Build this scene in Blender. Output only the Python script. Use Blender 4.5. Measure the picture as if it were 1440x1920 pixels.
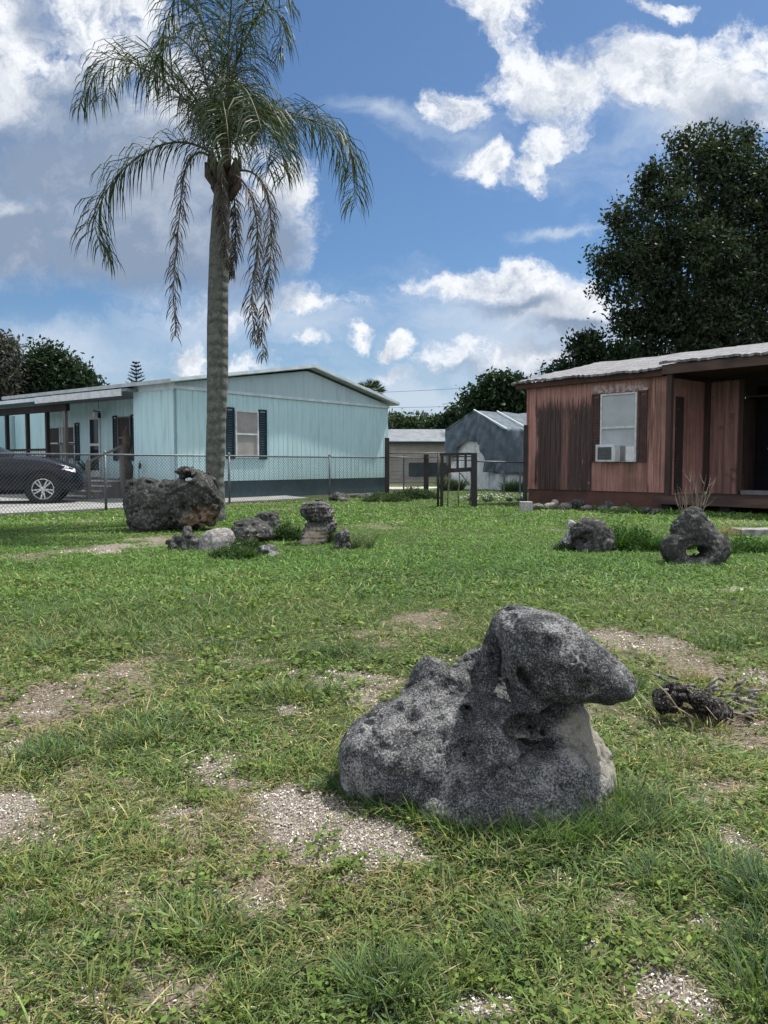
import bpy, math, random
import numpy as np
from mathutils import Vector, Matrix
random.seed(7); rng = np.random.default_rng(11)
R = math.radians
scene = bpy.context.scene
for o in list(bpy.data.objects): bpy.data.objects.remove(o)
COL = scene.collection

# ------------------------------------------------------------------ camera
F = 1443.0; PITCH = R(3.57); H = 1.0
cd = bpy.data.cameras.new('camera'); cam = bpy.data.objects.new('camera', cd); COL.objects.link(cam)
cam.location = (0, 0, H); cam.rotation_euler = (math.pi/2 - PITCH, 0, 0)
cd.sensor_fit = 'VERTICAL'; cd.sensor_height = 36.0; cd.sensor_width = 27.0; cd.lens = F/1920*36.0
cd.clip_start = 0.05; cd.clip_end = 5000
scene.camera = cam
scene.render.resolution_x = 768; scene.render.resolution_y = 1024
scene.view_settings.view_transform = 'Standard'; scene.view_settings.look = 'None'
scene.view_settings.exposure = 0.5; scene.view_settings.gamma = 1.0
scene.cycles.max_bounces = 6; scene.cycles.diffuse_bounces = 3; scene.cycles.transparent_max_bounces = 8
scene.cycles.use_denoising = True

cp, sp = math.cos(PITCH), math.sin(PITCH)
def ray(px, py):
    a = (px-720)/F; b = -(py-960)/F
    return (a, cp + b*sp, -sp + b*cp)
def P(px, py, Y):                       # world point seen at a pixel at forward distance Y
    r = ray(px, py); t = Y/r[1]
    return Vector((r[0]*t, Y, H + r[2]*t))
def at(px, py, z=0.0):                  # ground point under a pixel
    r = ray(px, py); t = (z-H)/r[2]
    return Vector((r[0]*t, r[1]*t, z))

# ------------------------------------------------------------------ sun and sky
SUN_EL = R(62); SUN_AZ = math.atan2(0.80, 0.60)        # azimuth measured from +Y towards +X
sdir = Vector((math.sin(SUN_AZ)*math.cos(SUN_EL), math.cos(SUN_AZ)*math.cos(SUN_EL), math.sin(SUN_EL)))
ld = bpy.data.lights.new('sun', 'SUN'); ld.energy = 4.7; ld.angle = R(1.2); ld.color = (1.0, 0.95, 0.87)
sun = bpy.data.objects.new('sun', ld); COL.objects.link(sun)
sun.rotation_euler = sdir.to_track_quat('Z', 'Y').to_euler(); sun.location = (5, 5, 20)

world = bpy.data.worlds.new('World'); scene.world = world; world.use_nodes = True
nt = world.node_tree; nt.nodes.clear()
class G:                                # small node-graph helper
    def __init__(s, nt): s.nt = nt
    def n(s, typ, **kw):
        nd = s.nt.nodes.new(typ)
        for k, v in kw.items(): setattr(nd, k, v)
        return nd
    def put(s, sock, v):
        if isinstance(v, bpy.types.NodeSocket): s.nt.links.new(v, sock)
        elif v is not None:
            if isinstance(v, (tuple, list)) and len(v) == 3 and sock.type == 'RGBA': v = (*v, 1)
            sock.default_value = v
    def m(s, op, a, b=None, c=None, clamp=False):
        nd = s.n('ShaderNodeMath', operation=op, use_clamp=clamp)
        s.put(nd.inputs[0], a); s.put(nd.inputs[1], b); s.put(nd.inputs[2], c)
        return nd.outputs[0]
    def vm(s, op, a, b=None, scale=None):
        nd = s.n('ShaderNodeVectorMath', operation=op)
        s.put(nd.inputs[0], a); s.put(nd.inputs[1], b)
        if scale is not None: s.put(nd.inputs['Scale'], scale)
        return nd.outputs['Value'] if op in ('LENGTH', 'DOT_PRODUCT') else nd.outputs[0]
    def xyz(s, v):
        nd = s.n('ShaderNodeSeparateXYZ'); s.put(nd.inputs[0], v); return nd.outputs
    def cxyz(s, x, y, z):
        nd = s.n('ShaderNodeCombineXYZ'); s.put(nd.inputs[0], x); s.put(nd.inputs[1], y); s.put(nd.inputs[2], z); return nd.outputs[0]
    def noise(s, vec, scale, detail=4, rough=0.5, dist=0.0, out='Fac'):
        nd = s.n('ShaderNodeTexNoise'); s.put(nd.inputs['Vector'], vec); s.put(nd.inputs['Scale'], scale)
        nd.inputs['Detail'].default_value = detail; nd.inputs['Roughness'].default_value = rough; nd.inputs['Distortion'].default_value = dist
        return nd.outputs[out]
    def vor(s, vec, scale, feature='F1', out='Distance', rnd=1.0):
        nd = s.n('ShaderNodeTexVoronoi', feature=feature); s.put(nd.inputs['Vector'], vec); s.put(nd.inputs['Scale'], scale)
        nd.inputs['Randomness'].default_value = rnd
        return nd.outputs[out]
    def step(s, x, lo, hi, a=0.0, b=1.0):
        nd = s.n('ShaderNodeMapRange', interpolation_type='SMOOTHSTEP')
        s.put(nd.inputs['Value'], x); s.put(nd.inputs['From Min'], lo); s.put(nd.inputs['From Max'], hi)
        s.put(nd.inputs['To Min'], a); s.put(nd.inputs['To Max'], b); return nd.outputs[0]
    def mix(s, fac, a, b, blend='MIX'):
        nd = s.n('ShaderNodeMix', data_type='RGBA', blend_type=blend)
        s.put(nd.inputs[0], fac); s.put(nd.inputs[6], a); s.put(nd.inputs[7], b); return nd.outputs[2]
    def mapp(s, vec, scale=(1, 1, 1), loc=(0, 0, 0), rot=(0, 0, 0), typ='POINT'):
        nd = s.n('ShaderNodeMapping', vector_type=typ); s.put(nd.inputs['Vector'], vec)
        nd.inputs['Location'].default_value = loc; nd.inputs['Rotation'].default_value = rot; nd.inputs['Scale'].default_value = scale
        return nd.outputs[0]

g = G(nt)
SKYS = 0.063
sky = g.n('ShaderNodeTexSky', sky_type='NISHITA'); sky.sun_disc = False
sky.sun_elevation = SUN_EL; sky.sun_rotation = SUN_AZ; sky.air_density = 1.0; sky.dust_density = 0.8; sky.ozone_density = 2.0
tc = g.n('ShaderNodeTexCoord').outputs['Generated']
x, y, z = g.xyz(tc)
ya = g.m('MAXIMUM', g.m('ABSOLUTE', y), 0.08)
uv = g.cxyz(g.m('DIVIDE', x, ya), g.m('DIVIDE', z, ya), 0.0)
def uvp(px, py):
    r = ray(px, py); return (r[0]/r[1], r[2]/r[1])
warp = g.vm('SCALE', g.vm('SUBTRACT', g.noise(uv, 6.0, 6, 0.62, out='Color'), (0.5, 0.5, 0.5)), scale=0.15)
uvw = g.vm('ADD', uv, warp)
def field(blobs, k=0.18):
    acc = None
    for b in blobs:
        px, py, rx, ry = b[:4]; rot = b[4] if len(b) > 4 else 0; amp = b[5] if len(b) > 5 else 1.0
        c = uvp(px, py)
        l = g.vm('LENGTH', g.mapp(uvw, scale=(rx/F, ry/F, 1), loc=(c[0], c[1], 0), rot=(0, 0, R(rot)), typ='TEXTURE'))
        v = g.m('MULTIPLY_ADD', l, -amp, amp)
        acc = v if acc is None else g.m('SMOOTH_MAX', acc, v, k)
    return acc
cum = [(20, 110, 110, 170), (200, 470, 300, 110, 0, 1.1), (250, 300, 260, 170, 0, 1.0), (140, 170, 170, 110), (215, 60, 160, 90), (130, 300, 190, 150, 0, .9), (330, 190, 170, 150, 0, 1.0), (100, 440, 230, 120, 0, 1.1), (330, 430, 230, 150, 0, 1.1),
       (490, 430, 100, 125, 0, .9), (410, 530, 110, 60, 0, .8), (525, 360, 55, 60), (200, -40, 240, 80),
       (950, 30, 100, 90), (985, 130, 90, 90), (1070, 150, 110, 80), (845, 200, 75, 42), (908, 298, 66, 44), (1060, 250, 85, 50, 35), (1010, 310, 40, 35),
       (1230, 140, 150, 80), (1370, 190, 170, 120), (1420, 90, 110, 75), (1230, 5, 60, 25), (1300, 250, 90, 60),
       (930, 545, 200, 48, -5, 1.0), (1080, 585, 120, 70, 0, 1.0), (950, 680, 190, 36, 0, .85), (1000, 580, 170, 75, -8, .95), (830, 530, 110, 26, 0, .7),
       (930, 675, 150, 38, 0, .8), (1050, 690, 120, 50, 0, .8), (880, 660, 70, 30), (740, 662, 55, 22, 0, .8), (735, 703, 60, 17, 0, .6), (668, 641, 45, 17, 0, .75), (570, 648, 55, 22, 0, .75),
       (575, 570, 110, 42, 0, .7), (470, 590, 70, 45, 0, .6), (365, 672, 46, 30, 0, .8), (470, 690, 90, 16, 0, .5)]
thin = [(120, 660, 300, 70, -4, .9), (420, 620, 320, 70, 0, .6), (640, 600, 160, 60, 0, .6), (1040, 425, 130, 22, 14, .8), (725, 205, 110, 40, -15, .7), (1000, 630, 360, 120, 0, 1.1), (560, 620, 200, 90, 0, .8),
        (870, 250, 140, 90, 0, .4), (1220, 230, 280, 170, 0, .6), (750, 745, 900, 60, 0, 1.0), (880, 560, 240, 90, 0, .6), (60, 345, 90, 40, 0, .5)]
dark = [(110, 480, 380, 110), (330, 450, 270, 140), (470, 480, 120, 120), (80, 290, 200, 110, 0, .9), (260, 330, 220, 140, 0, .95), (60, 470, 90, 40),  (420, 560, 130, 50, 0, .7), (60, 30, 60, 60, 0, .5), (150, 200, 120, 90, 0, .7),
        (1340, 255, 160, 90, 0, .42), (1080, 640, 160, 45, 0, .8), (930, 590, 160, 30, 0, .45), (860, 700, 170, 20, 0, .45), (1090, 715, 120, 25, 0, .7), (1010, 200, 60, 40, 0, .3), (120, 560, 220, 40, 0, .7), (1130, 70, 90, 60, 0, .2)]
N1 = g.noise(uvw, 9.0, 9, 0.66)
sh = uvp(720, 960); 
N1b = g.noise(g.vm('ADD', uvw, (0.008, 0.018, 0)), 9.0, 9, 0.66)
Mc = field(cum); Mt = field(thin, .25); Md = field(dark, .3)
D = g.m('ADD', g.m('MINIMUM', g.m('MAXIMUM', Mc, -0.6), 0.6), g.m('MULTIPLY', g.m('SUBTRACT', N1, 0.50), g.step(Md, -0.1, 0.4, 2.9, 1.1)))
soft = g.step(Md, -0.2, 0.3, 0.62, 0.66); alpha = g.step(D, -0.02, soft)
Nt = g.noise(g.mapp(uvw, scale=(1, 3.0, 1)), 5.0, 7, 0.6)
Dt = g.m('ADD', g.m('MAXIMUM', Mt, -0.6), g.m('MULTIPLY', g.m('SUBTRACT', Nt, 0.5), 1.6))
alphat = g.m('MULTIPLY', g.step(Dt, -0.05, 0.9), 0.75)
relief = g.m('MULTIPLY', g.m('MULTIPLY', g.m('SUBTRACT', N1, N1b), 4.0), g.step(Md, -0.1, 0.45, 1.0, 0.25))
core = g.m('MULTIPLY', g.step(D, 0.2, 1.1), 0.34)
dk = g.m('ADD', g.m('MULTIPLY', g.step(g.m('ADD', Md, g.m('MULTIPLY', g.m('SUBTRACT', N1b, 0.5), -0.8)), -0.12, 0.40), 0.92), core)
dk = g.m('MULTIPLY', dk, g.step(g.noise(uvw, 4.0, 5, 0.55), 0.3, 0.62, 0.72, 1.08)); dk = g.m('SUBTRACT', dk, relief, clamp=True)
CW, CG = (10.8, 11.1, 11.6), (3.1, 4.0, 5.5)
ccol = g.mix(dk, CW, CG)
# clear blue comes from the Nishita model, slightly darkened towards the photograph's exposure
skyc = g.mix(1.0, sky.outputs[0], (0.76, 0.99, 1.19), 'MULTIPLY')
hz = g.step(z, 0.0, 0.22, 1.0, 0.0)
skyc = g.mix(g.m('MULTIPLY', hz, 0.5), skyc, (5.6, 7.0, 8.6))
c1 = g.mix(alphat, skyc, (7.2, 8.2, 9.6))
up = g.step(z, -0.01, 0.01)
c2 = g.mix(g.m('MULTIPLY', alpha, up), c1, ccol)
# unseen sky behind and above the camera: bright broken cloud added as fill light
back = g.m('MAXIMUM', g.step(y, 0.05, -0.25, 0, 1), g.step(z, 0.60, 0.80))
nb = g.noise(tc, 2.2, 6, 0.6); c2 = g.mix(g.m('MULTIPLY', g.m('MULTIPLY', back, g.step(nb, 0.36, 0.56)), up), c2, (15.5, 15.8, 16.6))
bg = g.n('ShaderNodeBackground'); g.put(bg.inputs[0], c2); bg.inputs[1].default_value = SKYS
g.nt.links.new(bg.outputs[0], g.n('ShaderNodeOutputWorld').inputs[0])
world.cycles.sampling_method = 'MANUAL'; world.cycles.sample_map_resolution = 512

# ------------------------------------------------------------------ helpers
def tag(o, label=None, cat=None, group=None, kind=None):
    if label: o['label'] = label
    if cat: o['category'] = cat
    if group: o['group'] = group
    if kind: o['kind'] = kind
    return o
def thing(name, label, cat, loc=(0, 0, 0), rotz=0.0, group=None):
    o = bpy.data.objects.new(name, None); COL.objects.link(o); o.empty_display_size = 0.2
    o.location = loc; o.rotation_euler = (0, 0, rotz)
    return tag(o, label, cat, group)

class MB:
    def __init__(s): s.v = []; s.f = []
    def add(s, vs, fs):
        n = len(s.v); s.v += [tuple(v) for v in vs]; s.f += [tuple(i+n for i in f) for f in fs]; return s
    def box(s, x0, y0, z0, x1, y1, z1):
        vs = [(x0,y0,z0),(x1,y0,z0),(x1,y1,z0),(x0,y1,z0),(x0,y0,z1),(x1,y0,z1),(x1,y1,z1),(x0,y1,z1)]
        return s.add(vs, [(0,3,2,1),(4,5,6,7),(0,1,5,4),(1,2,6,5),(2,3,7,6),(3,0,4,7)])
    def beam(s, a, b, w, h, up=(0, 0, 1)):           # rectangular bar from a to b
        a, b = Vector(a), Vector(b); d = (b-a).normalized(); up = Vector(up)
        if abs(d.dot(up)) > .99: up = Vector((1, 0, 0))
        sx = d.cross(up).normalized(); sy = sx.cross(d).normalized()
        vs = [p + sx*(w/2*i) + sy*(h/2*j) for p in (a, b) for i, j in ((-1,-1),(1,-1),(1,1),(-1,1))]
        return s.add(vs, [(0,1,2,3),(7,6,5,4),(0,4,5,1),(1,5,6,2),(2,6,7,3),(3,7,4,0)])
    def tube(s, pts, r, n=8, cap=True):
        pts = [Vector(p) for p in pts]; m = len(pts)
        if not hasattr(r, '__len__'): r = [r]*m
        ring = []; ref = Vector((0.13, 0.31, 0.94))
        base = len(s.v)
        for i, p in enumerate(pts):
            d = (pts[min(i+1, m-1)] - pts[max(i-1, 0)]).normalized()
            a = d.cross(ref if abs(d.dot(ref)) < .98 else Vector((1, 0, 0))).normalized(); b = d.cross(a)
            for k in range(n):
                t = 2*math.pi*k/n; s.v.append(tuple(p + (a*math.cos(t) + b*math.sin(t))*r[i]))
        for i in range(m-1):
            for k in range(n):
                k2 = (k+1) % n
                s.f.append((base+i*n+k, base+i*n+k2, base+(i+1)*n+k2, base+(i+1)*n+k))
        if cap:
            s.f.append(tuple(base+k for k in reversed(range(n)))); s.f.append(tuple(base+(m-1)*n+k for k in range(n)))
        return s
    def lathe(s, prof, c=(0, 0, 0), axis='z', n=24):   # prof: (radius, height)
        base = len(s.v); c = Vector(c)
        for r, h in prof:
            for k in range(n):
                t = 2*math.pi*k/n; a, b = r*math.cos(t), r*math.sin(t)
                s.v.append(tuple(c + (Vector((a, b, h)) if axis == 'z' else Vector((a, h, b)))))
        for i in range(len(prof)-1):
            for k in range(n):
                k2 = (k+1) % n; s.f.append((base+i*n+k, base+i*n+k2, base+(i+1)*n+k2, base+(i+1)*n+k))
        return s
    def prism(s, poly, a, b, axis='y'):                # poly in the plane across the axis, extruded a..b
        n = len(poly)
        def q(p, t): return (p[0], t, p[1]) if axis == 'y' else ((t, p[0], p[1]) if axis == 'x' else (p[0], p[1], t))
        vs = [q(p, a) for p in poly] + [q(p, b) for p in poly]
        fs = [tuple(range(n)), tuple(reversed(range(n, 2*n)))] + [(i, i+n, (i+1) % n+n, (i+1) % n) for i in range(n)]
        return s.add(vs, fs)
    def build(s, name, mat, parent=None, smooth=False, world=False, bevel=0.0, origin=None):
        vs = np.array(s.v, dtype=np.float64)
        if world and parent is not None: vs = vs - np.array(parent.location)
        if origin is not None: vs = vs - np.array(origin)
        me = bpy.data.meshes.new(name); me.from_pydata(vs.tolist(), [], s.f); me.update()
        o = bpy.data.objects.new(name, me); COL.objects.link(o); me.materials.append(mat)
        if origin is not None: o.location = origin
        if parent is not None: o.parent = parent
        if smooth: me.polygons.foreach_set('use_smooth', [True]*len(me.polygons))
        import bmesh
        bm = bmesh.new(); bm.from_mesh(me); bmesh.ops.recalc_face_normals(bm, faces=bm.faces); bm.to_mesh(me); bm.free()
        if bevel: 
            md = o.modifiers.new('bevel', 'BEVEL'); md.width = bevel; md.segments = 2; md.limit_method = 'ANGLE'
        return o

def mesh_np(name, verts, faces, mat, col=None, attrs=None, smooth=False, parent=None, origin=None):
    me = bpy.data.meshes.new(name); verts = np.asarray(verts, dtype=np.float32)
    if origin is not None: verts = verts - np.array(origin, dtype=np.float32)
    me.vertices.add(len(verts)); me.vertices.foreach_set('co', verts.ravel())
    fl = [np.asarray(f, dtype=np.int32) for f in faces if len(f)]
    nl = sum(f.size for f in fl); npoly = sum(len(f) for f in fl)
    me.loops.add(nl); me.loops.foreach_set('vertex_index', np.concatenate([f.ravel() for f in fl]))
    tot = np.concatenate([np.full(len(f), f.shape[1], dtype=np.int32) for f in fl])
    st = np.concatenate([[0], np.cumsum(tot)[:-1]]).astype(np.int32)
    me.polygons.add(npoly); me.polygons.foreach_set('loop_start', st); me.polygons.foreach_set('loop_total', tot)
    me.polygons.foreach_set('use_smooth', np.full(npoly, smooth))
    if col is not None:
        a = me.color_attributes.new('tint', 'FLOAT_COLOR', 'POINT')
        c = np.ones((len(verts), 4), dtype=np.float32); c[:, :3] = col; a.data.foreach_set('color', c.ravel())
    for k, v in (attrs or {}).items():
        a = me.attributes.new(k, 'FLOAT', 'POINT'); a.data.foreach_set('value', np.asarray(v, dtype=np.float32))
    me.update(calc_edges=True); me.materials.append(mat)
    o = bpy.data.objects.new(name, me); COL.objects.link(o)
    if origin is not None: o.location = origin
    if parent is not None: o.parent = parent
    return o

# value noise on a periodic lattice
LAT = rng.random((64, 64, 64)).astype(np.float32)
def vn(p):
    i = np.floor(p).astype(np.int64); f = p - i; f = f*f*(3-2*f)
    i0 = i & 63; i1 = (i0+1) & 63
    X0, Y0, Z0 = i0[:, 0], i0[:, 1], i0[:, 2]; X1, Y1, Z1 = i1[:, 0], i1[:, 1], i1[:, 2]
    fx, fy, fz = f[:, 0], f[:, 1], f[:, 2]
    a = LAT[X0, Y0, Z0]*(1-fx)+LAT[X1, Y0, Z0]*fx; b = LAT[X0, Y1, Z0]*(1-fx)+LAT[X1, Y1, Z0]*fx
    c = LAT[X0, Y0, Z1]*(1-fx)+LAT[X1, Y0, Z1]*fx; d = LAT[X0, Y1, Z1]*(1-fx)+LAT[X1, Y1, Z1]*fx
    return (a*(1-fy)+b*fy)*(1-fz) + (c*(1-fy)+d*fy)*fz
def fbm(p, oct=4, gain=.5):
    s = 0; a = 1; t = 0
    for k in range(oct): s = s + a*vn(p*(2.03**k) + 17.3*k); t += a; a *= gain
    return s/t
def fbm2(x, y, sc, oct=3, off=0.0):
    return fbm(np.stack([x*sc+off, y*sc+off*1.7, np.full_like(x, 3.1+off)], 1), oct)

def surface_nets(f, org, h):
    nx, ny, nz = f.shape; ins = f < 0
    c = np.zeros((nx-1, ny-1, nz-1), dtype=np.int8)
    for a in (0, 1):
        for b in (0, 1):
            for d in (0, 1): c += ins[a:nx-1+a, b:ny-1+b, d:nz-1+d]
    act = (c > 0) & (c < 8); I = np.argwhere(act); idx = np.full(act.shape, -1, dtype=np.int64); idx[act] = np.arange(len(I))
    pos = np.zeros((len(I), 3)); cnt = np.zeros(len(I))
    E = [((0,0,0),(1,0,0)),((0,1,0),(1,1,0)),((0,0,1),(1,0,1)),((0,1,1),(1,1,1)),((0,0,0),(0,1,0)),((1,0,0),(1,1,0)),((0,0,1),(0,1,1)),((1,0,1),(1,1,1)),
         ((0,0,0),(0,0,1)),((1,0,0),(1,0,1)),((0,1,0),(0,1,1)),((1,1,0),(1,1,1))]
    for a, b in E:
        A = I+np.array(a); B = I+np.array(b); fa = f[tuple(A.T)]; fb = f[tuple(B.T)]
        m = (fa < 0) != (fb < 0); t = np.where(m, fa/np.where(m, fa-fb, 1), 0)
        pos += np.where(m[:, None], A + t[:, None]*(B-A), 0); cnt += m
    pos = pos/cnt[:, None]*h + np.array(org)
    quads = []
    for ax in range(3):
        s0 = [slice(1, n-1) for n in f.shape]; s0[ax] = slice(0, f.shape[ax]-1); s1 = list(s0); s1[ax] = slice(1, f.shape[ax])
        ch = ins[tuple(s0)] != ins[tuple(s1)]; J = np.argwhere(ch); off = np.array([1, 1, 1]); off[ax] = 0; J = J+off
        flip = ins[tuple(J.T)]
        u, w = [(1, 2), (2, 0), (0, 1)][ax]; du = np.zeros(3, int); du[u] = 1; dw = np.zeros(3, int); dw[w] = 1
        q = np.stack([idx[tuple((J-du-dw).T)], idx[tuple((J-dw).T)], idx[tuple(J.T)], idx[tuple((J-du).T)]], 1)
        q[~flip] = q[~flip][:, ::-1]; quads.append(q)
    return pos, np.concatenate(quads)

def rock_mesh(prims, k=.02, res=60, noise=.02, nscale=12., pits=0., pitscale=10., layers=0.0, ridge=0.0):
    """prims: (sign, px, py, Y, rx_px, ry_px, depth_m[, tilt_deg[, yaw]]) -> smooth-blended solid"""
    L = []; lo = np.full(3, 1e9); hi = -lo
    def ell0(p, c, r, Rm):
        q = (p-c) @ Rm; k0 = np.linalg.norm(q/r, axis=1); return (k0-1)*r.min()
    for q in prims:
        if q[0] < 0 and len(q) > 9:          # carve where the sight line first meets the solid, q[9] = depth offset
            ys = np.linspace(q[3]-.6, q[3]+.6, 400); pts = np.array([tuple(P(q[1], q[2], yy)) for yy in ys])
            f0 = np.min([ell0(pts, c, r, Rm) for s_, c, r, Rm in L if s_ > 0], axis=0); ix = np.argmax(f0 < 0)
            q = (q[0], q[1], q[2], ys[ix]+q[9])+tuple(q[4:9])
        c = np.array(P(q[1], q[2], q[3])); sc = q[3]/F; r = np.array([q[4]*sc, q[6], q[5]*sc])
        rot = Matrix.Rotation(R(q[7]) if len(q) > 7 else 0, 3, 'Y'); yaw = Matrix.Rotation(R(q[8]) if len(q) > 8 else 0, 3, 'Z')
        Rm = np.array(yaw @ rot)
        L.append((q[0], c, r, Rm))
        if q[0] > 0: m = r.max(); lo = np.minimum(lo, c-m); hi = np.maximum(hi, c+m)
    lo[2] = max(lo[2], -0.12); mg = 3*noise+.02; lo = lo-mg; hi = hi+mg; h = (hi-lo).max()/res
    n = np.ceil((hi-lo)/h).astype(int)+1
    ax = [lo[i]+h*np.arange(n[i]) for i in range(3)]
    gp = np.stack(np.meshgrid(*ax, indexing='ij'), -1).reshape(-1, 3)
    wp = gp + (np.stack([vn(gp*nscale*.35+5), vn(gp*nscale*.35+25), vn(gp*nscale*.35+45)], 1)-.5)*noise*2.5
    def ell(c, r, Rm):
        q = (wp-c) @ Rm; k0 = np.linalg.norm(q/r, axis=1); k1 = np.linalg.norm(q/(r*r), axis=1)+1e-9
        return k0*(k0-1)/k1
    f = None
    for s, c, r, Rm in L:
        d = ell(c, r, Rm)
        if s > 0:
            if f is None: f = d
            else: hh = np.clip(.5+.5*(f-d)/k, 0, 1); f = f*(1-hh)+d*hh-k*hh*(1-hh)
        else:
            kk = k*.35; hh = np.clip(.5-.5*(f+d)/kk, 0, 1); f = f*(1-hh)+(-d)*hh+kk*hh*(1-hh)
    band = np.abs(f) < max(4*noise, 4*h)+.02
    pb = gp[band]
    df = (fbm(pb*nscale, 4, .55)-.5)*2*noise + (fbm(pb*nscale*.42+30, 2, .5)-.5)*1.6*noise
    if pits: 
        t = fbm(pb*pitscale+9, 3, .6); df = df + np.clip(t-.56, 0, 1)*pits
    if ridge:
        rg = np.abs(fbm(pb*nscale*.6+40, 3, .5)-.5)*2; df = df + (np.clip(.16-rg, 0, 1))*ridge*4
    if layers: df = df + layers*np.abs(np.sin((pb[:, 2]+.03*vn(pb*6))*60))
    f[band] += df
    v, q = surface_nets(f.reshape(n), lo, h)
    return v, q

# ------------------------------------------------------------------ materials
def newmat(name):
    m = bpy.data.materials.new(name); m.use_nodes = True; m.node_tree.nodes.clear(); gg = G(m.node_tree)
    b = gg.n('ShaderNodeBsdfPrincipled'); o = gg.n('ShaderNodeOutputMaterial'); m.node_tree.links.new(b.outputs[0], o.inputs[0])
    return m, gg, b, o
def bump(gg, b, h, strength=.4, dist=.01):
    nd = gg.n('ShaderNodeBump'); gg.put(nd.inputs['Height'], h); nd.inputs['Strength'].default_value = strength; nd.inputs['Distance'].default_value = dist
    gg.nt.links.new(nd.outputs[0], b.inputs['Normal'])
def pm(name, c1, c2=None, scale=5., rough=.7, bmp=0., stretch=(1, 1, 1), metal=0., detail=6, lo=.35, hi=.65, spec=.3, dist=.01):
    m, gg, b, o = newmat(name); co = gg.mapp(gg.n('ShaderNodeTexCoord').outputs['Object'], scale=stretch)
    c2 = c2 or tuple(c*.75 for c in c1)
    n = gg.noise(co, scale, detail, .6)
    gg.put(b.inputs['Base Color'], gg.mix(gg.step(n, lo, hi), c1, c2)); b.inputs['Roughness'].default_value = rough
    b.inputs['Metallic'].default_value = metal; b.inputs['Specular IOR Level'].default_value = spec
    if bmp: bump(gg, b, gg.noise(co, scale*3, 5, .6), bmp, dist)
    return m
def leafmat(name, trans=.3, rough=.55, mul=(1, 1, 1)):
    m, gg, b, o = newmat(name); a = gg.n('ShaderNodeAttribute', attribute_name='tint').outputs['Color']
    c = gg.mix(1.0, a, mul, 'MULTIPLY')
    gg.put(b.inputs['Base Color'], c); b.inputs['Roughness'].default_value = rough; b.inputs['Specular IOR Level'].default_value = .12
    t = gg.n('ShaderNodeBsdfTranslucent'); gg.put(t.inputs[0], gg.mix(1.0, c, (1.1, 1.25, .6), 'MULTIPLY'))
    mx = gg.n('ShaderNodeMixShader'); mx.inputs[0].default_value = trans
    gg.nt.links.new(b.outputs[0], mx.inputs[1]); gg.nt.links.new(t.outputs[0], mx.inputs[2]); gg.nt.links.new(mx.outputs[0], o.inputs[0])
    return m
def rockmat(name, dark, light, pale=None, sp=120., bias=.5, bs=.6, fleck=.7, big=.35):
    m, gg, b, o = newmat(name); co = gg.n('ShaderNodeTexCoord').outputs['Object']
    n1 = gg.noise(co, sp, 6, .75); n2 = gg.noise(co, sp*.12, 5, .65); n3 = gg.noise(co, sp*.03, 3, .5)
    f = gg.m('ADD', gg.m('MULTIPLY', gg.m('SUBTRACT', gg.m('MULTIPLY', n1, 1.7), .4), .9), gg.m('ADD', gg.m('MULTIPLY', n2, .55), gg.m('MULTIPLY', n3, big)))
    c = gg.mix(gg.step(gg.m('SUBTRACT', f, (big-.35)*.5), bias+.25, bias+.72), dark, light)
    sk = gg.noise(co, sp*1.6, 3, .9); c = gg.mix(gg.m('MULTIPLY', gg.step(sk, .56, .66), fleck), c, tuple(min(1, q*1.75) for q in light))
    c = gg.mix(gg.m('MULTIPLY', gg.step(gg.noise(co, sp*.3, 6, .8), .56, .66), .65), c, tuple(q*.6 for q in dark))
    if pale:
        a = gg.n('ShaderNodeAttribute', attribute_name='pale').outputs['Fac']
        pf = gg.step(gg.m('ADD', a, gg.m('MULTIPLY', gg.m('SUBTRACT', n2, .5), 1.3)), .3, .8)
        c = gg.mix(gg.m('MULTIPLY', pf, .9), c, gg.mix(gg.step(n1, .4, .65), tuple(q*.72 for q in pale), pale))
    gg.put(b.inputs['Base Color'], c); b.inputs['Roughness'].default_value = .92; b.inputs['Specular IOR Level'].default_value = .15
    bump(gg, b, gg.m('ADD', n1, gg.m('MULTIPLY', n2, 1.5)), bs, .012)
    return m

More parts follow.
